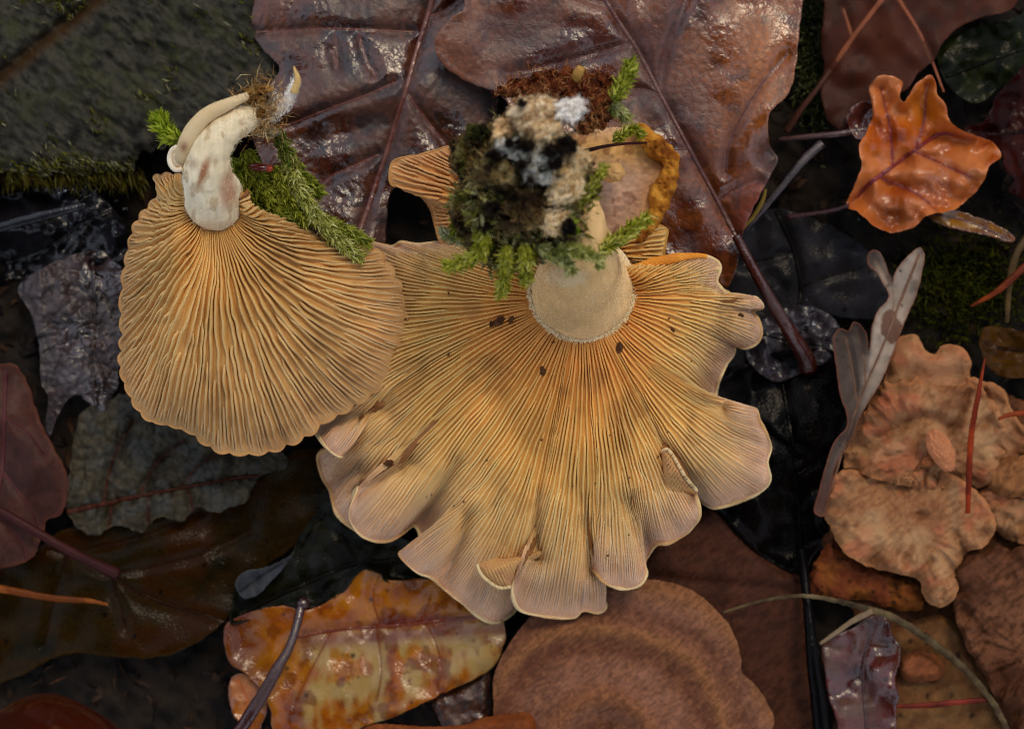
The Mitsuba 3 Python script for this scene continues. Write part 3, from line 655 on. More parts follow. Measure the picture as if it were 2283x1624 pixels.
    for _, v, f, c in blades_[:part_limit]:
        add(f'{cap}__gill', (v, f), c, 'gill_flesh')
    if len(blades_) > part_limit:
        m_, c_ = join([b[1:] for b in blades_[part_limit:]])
        add(f'{cap}__short_gills', m_, c_, 'gill_flesh', kind='stuff', label='shortest gills filling the gaps near the rim of the cap')
    # pale swollen rim
    e, _ = surf(tt.astype(float), np.ones(M))
    e = gaussian_filter1d(e, 2, axis=0, mode=mode)
    st = 3
    rw = rim_w * S / 2 * (0.35 + 1.1 * nz(tt[::st], tt[::st] * 0, 26, seed + 6))
    mm_ = tube(e[::st], rw, 8)
    cc = mixc(np.tile(C(rim_col), (len(mm_[0]), 1)), C('#b0804e'), .8 * sst(.42, .68, meshkit.fbm(mm_[0] * 160, 3, seed)))
    add(f'{k}__rim', mm_, cc, 'stem_flesh')
    return surf, len(blades_)

def stem(k, part, pts, rad, col, rough=.05, sides=72, step=5, seed=1, mat='stem_flesh', n=140):
    p = np.asarray(pts, float)
    u = np.linspace(0, len(p) - 1, n)
    # a smooth 3-D path through the points
    q = np.stack([PchipInterpolator(np.arange(len(p)), p[:, i])(u) for i in range(3)], -1)
    r = PchipInterpolator(np.arange(len(p)), rad)(u)
    w = P(q[:, 0], q[:, 1], q[:, 2])
    v, f = tube(w, r * S * (D - q[:, 2] * 1e-3) / D, sides, rough=rough, seed=seed, rsc=14)
    c = col(v) if callable(col) else np.tile(C(col), (len(v), 1))
    add(f'{k}__{part}', (v, f), c, mat)
    return v

def fuzz(key, v, n, L, W, cols, rng, out=None, lab='fine pale fuzz'):
    """short hairs standing on a body's vertices"""
    i = rng.integers(0, len(v), n)
    c = v.mean(0)
    d = (v[i] - c) if out is None else out[i]
    d = d / (np.linalg.norm(d, axis=1, keepdims=True) + 1e-12) + rng.normal(0, .35, (n, 3))
    b = blades(v[i] + rng.normal(0, 1.5e-4, (n, 3)), d, rng.uniform(.5, 1, n) * L, W, tint(n, rng, *cols), rng, 1.0)
    add(key, b[:2], b[2], 'stem_flesh', smooth=False, kind='stuff', label=lab)

def normals_of(v, f):
    nrm = np.zeros_like(v); fc = np.cross(v[f[:, 1]] - v[f[:, 0]], v[f[:, 2]] - v[f[:, 0]])
    for a in range(3): np.add.at(nrm, f[:, a], fc)
    return nrm / (np.linalg.norm(nrm, axis=1, keepdims=True) + 1e-15)

def lump(x, y, z, rx, ry, rz, col, amp=.35, sc=2.0, sub=4, seed=1, tip=0.0):
    """an irregular crumbly body at plan place x, y (units), height z mm"""
    m = trimesh.creation.icosphere(sub)
    v = np.array(m.vertices)
    r = 1 + amp * 2 * (meshkit.fbm(v * sc + seed * 5.1, 5, seed) - .5) + amp * .7 * (meshkit.noise(v * sc * 6 + seed, seed + 1) - .5)
    q = v * r[:, None]
    a = math.radians(tip)
    px = q[:, 0] * rx * math.cos(a) - q[:, 1] * ry * math.sin(a); py = q[:, 0] * rx * math.sin(a) + q[:, 1] * ry * math.cos(a)
    w = P(x + px, y - py, z + q[:, 2] * rz)
    return w, np.array(m.faces), col(w, r) if callable(col) else np.tile(C(col), (len(w), 1))

# ---------------------------------------------------------------- small gilled fan behind the clump
k = thing('gilled_mushroom', 'small orange brown gill fan behind the left side of the mossy root clump', 'mushroom')
gilled_cap(k, (1110, 440, 26, 62, 15), [(1030, 560, 12.5, 238), (985, 542, 13), (970, 505, 13, 214), (958, 462, 14), (928, 428, 15.5), (897, 417, 17, 190), (873, 412, 17.5), (868, 390, 18), (874, 362, 18, 172), (900, 350, 18.5), (950, 341, 18, 152), (1000, 325, 18), (1055, 318, 18, 118)],
           bulge=1.5, bend=.25, target=(9, 12, 8), height=(.6, 1.2, .4), seed=5, M=500, NR=40, rim_w=4, rim_col='#b98a52', tones=['#b06a30', '#bb7a3c', '#c08348', '#bb8450'], ripple=.5, smooth_sig=12)

# ---------------------------------------------------------------- orange mushroom, right behind the clump
k = thing('orange_mushroom', 'orange mushroom with rolled rim and greyish felted cap right of the mossy clump', 'mushroom')
ridge = [(1428, 286), (1464, 330), (1497, 362), (1488, 400), (1470, 440), (1462, 478), (1446, 508), (1430, 530)]
ocap = [(1240, 330), (1300, 296), (1345, 284), (1400, 284), (1428, 284), (1466, 326), (1502, 358), (1497, 392), (1480, 438), (1474, 472), (1456, 500), (1438, 524), (1396, 548), (1340, 562), (1260, 560)]
def o_z(x, y, d):
    return 17.0 + 3.2 * np.exp(-((x - 1370) / 60) ** 2 - ((y - 440) / 90) ** 2) - 1.2 * np.exp(-(d / 14) ** 2) + 1.0 * (nz(x, y, 40, 91, 3) - .5)
m, x, y, d = sheet(ocap, o_z, 3.5, 1.2, .8, 91)
c = ramp(nz(x, y, 40, 92, 5), '#8a6a52', '#a58670', '#7c5a44')
c = mixc(c, C('#b5873c'), .8 * np.exp(-(pdist(x, y, [ridge]) / 28) ** 2))
c = mixc(c, C('#a8803a'), .7 * np.exp(-((y - 330) / 40) ** 2) )
c = mixc(c, C('#5e3620'), .6 * sst(.58, .75, nz(x, y, 26, 93, 4)))
c = c * (.8 + .4 * nz(x * .5, y, 5, 94, 2))[:, None]
add(f'{k}__cap', m, c, 'suede')
rq = spline(ridge, 5)
rw_ = np.interp(np.linspace(0, 1, len(rq)), [0, .12, .3, .38, .5, .62, .75, .9, 1], [13, 22, 25, 16, 24, 27, 19, 14, 10])
band = shapely.union_all([shapely.Point(p_).buffer(w_) for p_, w_ in zip(rq[:, :2], rw_)])
band = np.asarray(band.exterior.simplify(3).coords)[:-1]
m, x, y, d = sheet(band, lambda x, y, d: 17.8 + 2.5 * np.sqrt(np.clip(1 - (1 - np.minimum(d, 26) / 26) ** 2, 0, 1)) + 2.4 * (nz(x, y, 20, 95, 4) - .5) - .9 * np.exp(-(np.abs((x - 1470) * .5 + (y - 365) * .87) / 8) ** 2), 3.2, 1.4, 1.6, 96)
add(f'{k}__rolled_rim', m, ramp(nz(x, y, 20, 97, 5) * .8 + .3 * nz(x * .4, y, 8, 98, 3), '#4a240c', '#6e3e12', '#8c5a1c', '#a6742a', '#b0853a'), 'suede', label='mustard yellow rolled and creased rim')
gilled_cap(k, (1346, 560, 12, 26, 16), [(1470, 500, 17, 42), (1490, 512, 17, 28), (1486, 538, 16.5, 10), (1482, 562, 16), (1478, 580, 15.5, -8), (1440, 594, 15.5), (1396, 612, 15.5, -42)], bulge=1, bend=.2, target=(5, 9, 9), height=(.5, 1.1, .6), seed=7, M=220, NR=24, rim_w=2.5, rim_col='#c8974e', ripple=.3, smooth_sig=8,
           tones=['#a5682c', '#c08a44', '#cda05a'], part_limit=40)
c3 = lump(1366, 383, 25, 26, 22, 2.6, lambda w, r: ramp(meshkit.fbm(w * 500, 3, 2), '#a8743a', '#d0a468', '#8a4c22'), .25, 1.5, 3, 4)
add(f'{k}__young_cap', c3[:2], c3[2], 'stem_flesh', label='tiny pale button cap sitting on the felted cap')
(mm_, q) = rod([(1462, 418, 18), (1466, 442, 18.5), (1470, 462, 18), (1478, 469, 17.5)], [5, 4, 5, 7], 3, 6)
k2 = thing('root_thread', 'short pale curled thread beside the rolled orange rim', 'thread')
add(f'{k2}__strand', mm_, C('#b08a4c'), 'dull_leaf')
(mm_, q) = rod([(1300, 338, 32), (1340, 328, 31), (1385, 321, 29), (1442, 318, 26)], [9, 7, 6, 5], 4, 8, rough=.1)
k2 = thing('twig', 'thin dark red brown twig sticking out of the clump over the orange mushroom', 'twig')
add(f'{k2}__stick', mm_, C('#3a140c'), 'dull_leaf')

# ---------------------------------------------------------------- the big frilled mushroom
k = big_m = thing('frilled_mushroom', 'largest mushroom, upside down, with broad wavy frilled gill cap in the centre', 'mushroom')
rimB = [(1385, 603, 18, 48), (1420, 600, 18.5), (1470, 584, 18.5), (1520, 573, 18), (1565, 570, 17, 18), (1597, 581, 16), (1606, 600, 16), (1597, 625, 16), (1612, 648, 15.5), (1640, 663, 14.5), (1664, 676, 13), (1676, 660, 12.5), (1692, 666, 12), (1703, 686, 11, 2), (1676, 692, 9), (1690, 712, 9), (1698, 738, 9), (1690, 762, 8.5), (1662, 776, 8), (1638, 770, 7, -12),
        (1638, 786, 6), (1620, 812, 6), (1606, 840, 6), (1596, 868, 6, -30), (1596, 890, 7), (1606, 905, 9.5, -44), (1635, 901, 11), (1665, 904, 12), (1688, 912, 13), (1693, 936, 13), (1711, 970, 13, -52), (1719, 1000, 12), (1711, 1030, 12), (1718, 1068, 11.5), (1700, 1093, 10.5), (1660, 1112, 9.5), (1600, 1131, 8.5, -61), (1568, 1120, 7.5), (1550, 1098, 6.5), (1525, 1070, 7),
        (1505, 1050, 11), (1490, 1031, 16), (1514, 1045, 16), (1543, 1085, 15), (1559, 1130, 14.5, -66), (1556, 1160, 14), (1530, 1190, 12.5), (1490, 1210, 11.5), (1464, 1213, 10.5), (1447, 1236, 9.5), (1437, 1254, 10.5), (1441, 1281, 11.5, -75), (1425, 1305, 11.5), (1390, 1312, 11.5), (1350, 1300, 12.5), (1324, 1271, 12.5), (1313, 1268, 11, -83), (1308, 1290, 9.5), (1320, 1318, 8.5), (1345, 1335, 8.5), (1352, 1352, 8.5), (1335, 1366, 8.5), (1300, 1361, 9.5), (1282, 1377, 9.5, -88), (1240, 1376, 9.5), (1200, 1371, 10), (1164, 1362, 10.5),
        (1146, 1340, 12, -96), (1143, 1300, 13), (1165, 1260, 12.5), (1199, 1240, 9.5, -100), (1186, 1262, 7.5), (1168, 1310, 6.5), (1155, 1345, 6), (1140, 1368, 6), (1110, 1386, 7, -103), (1080, 1381, 8), (1040, 1352, 8.5), (990, 1312, 9.5), (962, 1287, 9.5), (932, 1277, 10.5), (902, 1252, 10.5), (888, 1232, 10.5, -110), (900, 1226, 10), (926, 1218, 9), (938, 1196, 8.5), (924, 1168, 9, -121), (900, 1186, 10), (868, 1204, 11), (830, 1204, 12.5, -132),
        (797, 1186, 13), (778, 1145, 13.5), (799, 1086, 14, -139), (786, 1115, 10), (805, 1165, 7.5), (822, 1198, 7), (778, 1170, 7.5), (748, 1140, 7.5), (737, 1095, 7.5, -150), (722, 1070, 7), (713, 1040, 7), (711, 1012, 7, -157), (735, 1000, 8.5), (764, 1018, 12), (745, 1012, 12.5), (718, 985, 12), (700, 950, 10, -163), (690, 900, 8), (680, 850, 7), (690, 750, 6.5, -170), (720, 650, 6.5, -178), (760, 590, 7), (800, 552, 8.5), (826, 541, 9.5, -189), (858, 546, 9.5), (878, 549, 9), (895, 540, 10.5), (930, 545, 10.5, -200), (980, 540, 11.5), (1040, 534, 12.5, -216), (1100, 545, 12.5), (1180, 562, 14.5), (1240, 578, 15.5, -270), (1310, 592, 16.5), (1360, 602, 17.5, -303)]
furrows = [[(921, 1180), (965, 1110), (1010, 1030)], [(1316, 1270), (1306, 1190), (1300, 1110)], [(1200, 1242), (1196, 1150), (1188, 1060)], [(1545, 1098), (1500, 1030), (1440, 950)], [(1440, 1252), (1420, 1190), (1400, 1120)], [(800, 1092), (850, 1068), (920, 1030)], [(735, 1092), (800, 1050)], [(990, 1312), (1010, 1240), (1040, 1150)], [(700, 955), (770, 935), (850, 910)], [(1606, 905), (1560, 900), (1500, 880)]]
def b_bulge(x, y, r):
    fw = pdist(x.ravel(), y.ravel(), furrows).reshape(x.shape)
    fur = -2.3 * np.exp(-(fw / 17) ** 2) * sst(.4, .8, r) + .9 * np.exp(-((fw - 48) / 24) ** 2) * sst(.4, .8, r)
    fold = 1.3 * np.exp(-((np.hypot(x - 1297, y - 690) - 330) / 60) ** 2) * np.exp(-((x - 1020) / 240) ** 2) * np.sin((x - y * .4) / 34.0) * .5
    return fold + fur - 1.6 * np.exp(-(((x - 1480) / 60) ** 2 + ((y - 1075) / 50) ** 2)) + 1.4 * np.exp(-(((x - 1575) / 45) ** 2 + ((y - 830) / 120) ** 2))
rimB = [(r[0], r[1], 10.2 + (r[2] - 10.2) * (1.75 if r[1] > 860 else 1.0)) + tuple(r[3:]) for r in rimB]
surfB, nB = gilled_cap(k, (1297, 664, 112, 84, 20.5), rimB, closed=True, bulge=2.4, bend=.55, seed=11, M=2400, NR=80, smooth_sig=22, zsig=100, bulge_fn=b_bulge, target=(7.5, 8.6, 4.8), height=(.35, .62, .15), rim_w=7, zpow=1.5,
                       tones=['#c47a34', '#c98c42', '#cd9a50', '#c89c60', '#b98c6e'])
def stemcol(v):
    f = meshkit.fbm(v * 120, 4, 8)
    c = ramp(f, '#cfa468', '#dab47c', '#e2c08c')
    px, py = plan(v)
    z = v[:, 2] * 1e3
    c = mixc(c, C('#8f6240'), .7 * np.exp(-((z - 33.5) / 3.0) ** 2) * sst(.35, .6, meshkit.fbm(v * 90, 3, 4)))
    pz = np.stack([px / 5, py / 26, z * 0], -1)
    c = c * (.86 + .28 * meshkit.fbm(pz, 3, 6))[:, None]
    c = mixc(c, C('#e2cfa6'), .5 * sst(1.1, .6, ((px - 1262) / 52) ** 2 + ((py - 618) / 24) ** 2 + 1.2 * (meshkit.fbm(np.stack([px / 12, py / 12, z], -1), 3, 7) - .5)))
    c = mixc(c, C('#9a8256'), .45 * sst(.45, .75, meshkit.fbm(np.stack([px / 60, py / 60, z * 0], -1), 3, 11)))
    return mixc(c, C('#e9d8ae'), .8 * sst(22.0, 19.4, z))
vS = stem(k, 'stem', [(1297, 642, 18.6), (1297, 641, 20.2), (1297, 636, 22), (1298, 626, 25), (1300, 610, 29), (1303, 585, 33.5), (1308, 545, 37.5), (1310, 505, 39), (1304, 460, 40), (1280, 420, 40)], [121, 116, 106, 96, 86, 76, 60, 44, 34, 28], stemcol, .055, 110, seed=12, n=190)
fuzz(f'{k}__stem_fuzz', vS[1000:15000], 6000, .38e-3, .06e-3, ('#d8c496', '#eadbb6', '#c8ac78'), np.random.default_rng(13), lab='very short fuzz on the broad stem')
rng = np.random.default_rng(12)
a = rng.uniform(math.pi * .95, math.pi * 2.05, 2600)
rr = rng.uniform(.96, 1.05, 2600)
pts = P(1297 + 115 * rr * np.cos(a), 641 - 115 * rr * np.sin(a), rng.uniform(20.0, 21.4, 2600))
dd = np.stack([np.cos(a), np.sin(a), -.1 + 0 * a], -1) + rng.normal(0, .35, (2600, 3))
b = blades(pts, dd, rng.uniform(.2, .6, 2600) * 1e-3, .12e-3, tint(2600, rng, '#e6d2a4', '#eeddb4', '#dcc08c'), rng)
add(f'{k}__stem_ring', b[:2], b[2], 'stem_flesh', smooth=False, kind='stuff', label='ring of whitish fuzz where the stem meets the gills')
ta = np.linspace(math.pi * .96, math.pi * 2.04, 120)
(mm_) = tube(P(1297 + 116 * np.cos(ta), 641 - 116 * np.sin(ta), 20.5), .42e-3 * (.8 + .4 * meshkit.noise(np.stack([ta * 14, ta * 0, ta * 0], -1), 3)), 10, rough=.3, seed=4)
add(f'{k}__stem_edge', mm_, ramp(meshkit.fbm(mm_[0] * 500, 3, 4), '#dcc696', '#ecdcb4', '#f2e6c6'), 'stem_flesh', label='cream edge where the stem meets the gills')
q = np.array([(1388, 607, 19.3), (1425, 598, 20), (1470, 584, 20), (1510, 574, 19.3), (1545, 570, 18.3), (1575, 571, 17.3)])
(mm_, q) = rod(q, [10, 24, 27, 22, 15, 9], 4, 14, rough=.2, seed=6)
add(f'{k}__rolled_rim', mm_, ramp(meshkit.fbm(mm_[0] * 260, 3, 3), '#a5621e', '#c88838', '#b06c24'), 'suede', label='orange rolled up rim right of the stem')
def flap(part, poly, zf, edge_pts, seed, label):
    m, x, y, d = sheet(poly, zf, 2.6, .7, .5, seed)
    c = ramp(nz(x, y, 30, seed, 4), '#b0805a', '#c0925e', '#c89e60')
    c = c * (1 - .16 * np.exp(-(((x * .9 - y * .42) % 7 - 3.5) / 1.6) ** 2))[:, None]
    add(f'{k}__{part}', m, c, 'gill_flesh', label=label)
    q = spline(edge_pts, 3); zz = zf(q[:, 0], q[:, 1], np.full(len(q), 4.0)) + .1
    (m_, _) = (tube(P(q[:, 0], q[:, 1], zz), 4 * S, 8), 0)
    add(f'{k}__{part}_rim', m_, C('#d6bd8d'), 'stem_flesh')
flap('folded_flap', [(1064, 1257), (1108, 1240), (1156, 1220), (1196, 1206), (1214, 1222), (1206, 1240), (1168, 1258), (1144, 1288), (1137, 1307), (1114, 1309), (1088, 1294), (1072, 1277)], lambda x, y, d: 18.2 - 3.6 * sst(1100, 1210, x) - 7 * sst(1236, 1206, y + (x - 1196) * .33) * sst(1090, 1130, x) + .2 * np.sin((x * .9 - y * .42) * .9) - 1.2 * np.exp(-(d / 9) ** 2) + .6 * np.exp(-((y - 1262 + (x - 1130) * .4) / 14) ** 2), [(1064, 1257), (1073, 1278), (1090, 1295), (1114, 1309), (1137, 1307)], 16, 'pinkish flap of the cap folded over at the lower edge')
flap('folded_tip', [(1452, 1096), (1456, 1050), (1468, 1012), (1486, 1000), (1502, 1020), (1526, 1060), (1553, 1092), (1549, 1104), (1526, 1102), (1490, 1104)], lambda x, y, d: 20.6 - 3.5 * sst(1045, 1105, y) - 10 * sst(1492, 1450, x - (y - 1050) * .15) + .25 * np.sin((x * .8 + y * .6) * .9) - 1.0 * np.exp(-(d / 6) ** 2), [(1470, 1011), (1487, 1001), (1504, 1022), (1527, 1061), (1553, 1093)], 17, 'pale curled tip of the lower right lobe')
fl = [(1592, 590), (1606, 600), (1600, 622), (1614, 642), (1640, 658), (1664, 678), (1650, 682), (1625, 668), (1606, 668), (1592, 640), (1584, 610)]
m, x, y, d = sheet(fl, lambda x, y, d: 17.6 - .05 * np.abs(y - 600) - .8 * np.exp(-(d / 6) ** 2), 3, .5, 1.5, 8)
add(f'{k}__torn_edge', m, ramp(nz(x, y, 14, 7), '#b98f58', '#d8bd88', '#c89c60'), 'stem_flesh', label='pale torn strip of the rim folded over at the upper right')

tq, rq2 = np.meshgrid(np.linspace(0, 2399, 500), np.linspace(.03, .97, 80), indexing='ij')
wq, pq = surfB(tq.ravel(), rq2.ravel())
kd = cKDTree(pq)
dirt_ = []
rng = np.random.default_rng(14)
spots = [(1210, 826, 7), (1381, 775, 9), (866, 1031, 8), (1112, 716, 10), (1140, 712, 6), (1095, 722, 5), (1000, 790, 3), (1500, 735, 4), (1652, 702, 5), (960, 1100, 4)] + [(rng.uniform(900, 1560), rng.uniform(620, 1240), rng.uniform(1.2, 2.4)) for _ in range(26)]
for (x0, y0, r0) in spots:
    zz = wq[kd.query([x0, y0])[1], 2] * 1e3
    dirt_.append(lump(x0, y0, zz + .6, r0 * 1.3, r0 * .8, r0 * .05, lambda w, r: ramp(meshkit.fbm(w * 900, 3, 2), '#2a1a10', '#5a3820', '#7a5230'), .6, 2, 3, int(x0), rng.uniform(0, 180)))
m_, c_ = join(dirt_)
add(f'{k}__dirt_specks', m_, c_, 'soil', kind='stuff', label='small dark specks of dirt caught on the gills')

# ---------------------------------------------------------------- the smaller gilled mushroom, left
k = small_m = thing('fan_mushroom', 'smaller mushroom with coarse fan of gills and scalloped rim on the left', 'mushroom')
rimL = [(540, 448, 24.5, 22), (549, 470, 23.5), (566, 490, 22.8, -8), (602, 494, 22.5), (642, 493, 22.3), (680, 508, 21.5, -24), (722, 531, 20.5), (765, 545, 19.5), (800, 541, 19), (828, 549, 18.5, -40), (858, 576, 18), (886, 622, 17.6), (900, 656, 17.4), (906, 697, 17.4, -54), (900, 750, 17.2), (882, 802, 17), (858, 852, 16.8, -63), (820, 885, 16.4), (772, 914, 16), (726, 940, 15.6, -72), (690, 968, 15.2), (640, 993, 15), (590, 1009, 15, -81), (540, 1012, 15), (480, 1003, 15), (430, 968, 15, -95), (388, 950, 14.8), (335, 938, 14.4), (302, 905, 14, -107), (280, 860, 13.6), (268, 812, 13.2), (272, 750, 13, -117), (270, 692, 13), (274, 622, 13.2, -130), (284, 560, 14), (302, 500, 15, -146), (330, 460, 16), (354, 428, 16.6, -165), (344, 396, 17.5), (372, 388, 20.5, -185), (405, 392, 23.5, -200)]
def l_bulge(x, y, r):
    return 3.0 * np.exp(-((x - 405 + (y - 700) * .06) / 42) ** 2) * sst(470, 560, y) * sst(960, 820, y) - 1.2 * np.exp(-(((x - 730) / 90) ** 2 + ((y - 600) / 60) ** 2))
surfL, nL = gilled_cap(k, (478, 448, 57, 52, 24), rimL, bulge=3.2, bend=.50, seed=21, M=1500, NR=80, smooth_sig=36, bulge_fn=l_bulge, target=(5.5, 12.5, 7.5), height=(.4, 1.05, .4), crena=(10, 42), rim_w=4, rim_col='#b98d5a', zpow=1.7,
                       tones=['#be8440', '#c28c48', '#c49252', '#c09054', '#bc8c58'], wob=.35)
(mm_, q) = rod([(528, 430, 26.6), (540, 456, 25.6), (556, 482, 24.6), (588, 499, 24), (632, 498, 23.6), (668, 505, 23), (694, 518, 22)], [14, 17, 18, 18, 15, 14, 6], 4, 14, rough=.15, seed=16)
add(f'{k}__rolled_rim', mm_, ramp(meshkit.fbm(mm_[0] * 240, 3, 3), '#c9a878', '#dcc49a', '#e4d0aa'), 'stem_flesh', label='cream rolled edge at the top right of the gill fan')
def stemcol2(v):
    c = ramp(meshkit.fbm(v * 150, 4, 18), '#cfbb92', '#e4d6b4', '#f0e6cc')
    px, py = plan(v)
    c = c * (.84 + .32 * meshkit.fbm(np.stack([px / 4.5, py / 34, px * 0], -1), 3, 19))[:, None]
    c = mixc(c, C('#a08050'), .55 * sst(.56, .72, meshkit.fbm(np.stack([px / 16, py / 30, px * 0 + 3], -1), 4, 29)))
    c = mixc(c, C('#8e5028'), .9 * np.exp(-(((px - 452 - (388 - py) * .35) / (5 + .12 * np.clip(420 - py, 0, 90))) ** 2 + ((py - 384) / 34) ** 2) ** 2))
    c = mixc(c, C('#b07c62'), .8 * np.exp(-(((px - 508) / 20) ** 2 + ((py - 425) / 40) ** 2) ** 2))
    c = mixc(c, C('#8a5a38'), .5 * np.exp(-(((px - 430) / 12) ** 2 + ((py - 365) / 12) ** 2)))
    c = mixc(c, C('#a88a6a'), .45 * sst(478, 520, py))
    return mixc(c, C('#7a5530'), .7 * sst(565, 600, px))
vS2 = stem(k, 'stem', [(479, 452, 21.5), (478, 446, 24.5), (474, 430, 27.5), (462, 392, 31), (464, 350, 33), (486, 305, 34), (525, 276, 34), (565, 258, 33), (612, 240, 32)], [76, 70, 63, 55, 48, 42, 34, 26, 16], stemcol2, .085, 96, seed=22, n=180)
fuzz(f'{k}__stem_fuzz', vS2[1200:], 4600, .45e-3, .05e-3, ('#e0d0a8', '#eadfc0', '#d8c494'), np.random.default_rng(3), lab='short pale fuzz on the bent stem')
def rod_part(k, part, pts, w, col, mat='stem_flesh', **a):
    (m_, q) = rod(pts, w, 4, 14, **a)
    c = col(m_[0]) if callable(col) else np.tile(C(col), (len(m_[0]), 1))
    add(f'{k}__{part}', m_, c, mat)
    return m_[0]
pale = lambda a, b, e, s: (lambda v: ramp(meshkit.fbm(v * s, 4, 6), a, b, e))
for j, (pp, ww) in enumerate([([(600, 246, 31), (612, 232, 32), (606, 212, 33)], [22, 20, 10]), ([(596, 262, 31), (622, 246, 32), (640, 226, 33), (650, 204, 34), (659, 178, 35)], [24, 26, 22, 17, 12])]):
    vv = rod_part(k, 'root_strand', pp, ww, pale('#d8d0c2', '#efe9dd', '#cfc4ae', 300), rough=.25, seed=30 + j)
    fuzz(f'{k}__root_fuzz', vv, 900, .6e-3, .07e-3, ('#efeae0', '#fbf8f0'), np.random.default_rng(40 + j), lab='white woolly fuzz on the root strands')
rod_part(k, 'root_tip', [(655, 205, 34.6), (664, 178, 35.6), (655, 148, 36)], [16, 13, 3], pale('#a8824a', '#d8b878', '#e2cc98', 300), rough=.2, seed=33)
rng = np.random.default_rng(31)
pl = []
for (x0, y0, z0, a_, b_, h_, cc) in [(570, 222, 33, 26, 17, 2.2, ('#1a110a', '#4a2f18', '#7a5428')), (560, 206, 33.5, 17, 11, 1.6, ('#4a2f14', '#8a6430', '#b08a4c')), (588, 200, 33.5, 20, 9, 1.5, ('#6a4420', '#a87c40', '#c49a58')), (575, 290, 30, 18, 14, 2, ('#a88a58', '#cdb888', '#8a6838')), (598, 296, 29, 26, 12, 1.8, ('#6a5a3c', '#b8aa88', '#8a7848')), (582, 252, 33.6, 13, 12, 1.5, ('#3a2410', '#6a4820', '#8a6030'))]:
    pl.append(lump(x0, y0, z0, a_, b_, h_, (lambda cc: (lambda w, r: ramp(meshkit.fbm(w * 600, 4, 9) * 1.5 - .25, *cc)))(cc), .45, 2, 4, int(x0)))
m_, c_ = join(pl)
add(f'{k}__clinging_soil', m_, c_, 'soil')
n = 900
pts = P(rng.normal(582, 22, n), rng.normal(240, 32, n), rng.uniform(31, 35.5, n))
b = blades(pts, on_sphere(rng, n), rng.uniform(.8, 2.6, n) * 1e-3, .1e-3, tint(n, rng, '#3a2410', '#7a5428', '#b48c50', '#d8c294'), rng, 1.5)
add(f'{k}__root_fibres', b[:2], b[2], 'dull_leaf', smooth=False, kind='stuff', label='brown fibres and soil crumbs at the stem foot')
k2 = thing('young_mushroom', 'young pale mushroom with thin bent stem and curled cap beside the smaller mushroom', 'mushroom')
stem(k2, 'stem', [(404, 352, 33), (412, 325, 34.5), (432, 288, 35.5), (462, 256, 36), (500, 236, 36), (552, 214, 35)], [15, 17, 18, 17, 14, 9], lambda v: mixc(ramp(meshkit.fbm(v * 160, 4, 3), '#b0946a', '#cdb58a', '#dccaa2'), C('#7a4226'), .85 * np.exp(-(((plan(v)[0] - 410) / 9) ** 2 + ((plan(v)[1] - 328) / 12) ** 2))), .08, 24, seed=23, n=50)
t_ = np.linspace(.2, 5.3, 40)
(mm_, q) = rod(np.stack([399 + 17 * np.cos(t_) - 3, 354 - 25 * np.sin(t_), 33 + .6 * np.cos(t_)], -1), [10, 12, 12, 9], 3, 12)
add(f'{k2}__curled_cap', mm_, ramp(meshkit.fbm(mm_[0] * 300, 3, 5), '#cbb48a', '#e6dcc4', '#c89c60'), 'stem_flesh')
c3 = lump(398, 354, 32.4, 15, 21, .9, lambda w, r: ramp(meshkit.fbm(w * 500, 3, 2), '#b89068', '#d8c4a4', '#a5784a'), .15, 1.5, 3, 4)
add(f'{k2}__gill_face', c3[:2], c3[2], 'stem_flesh')

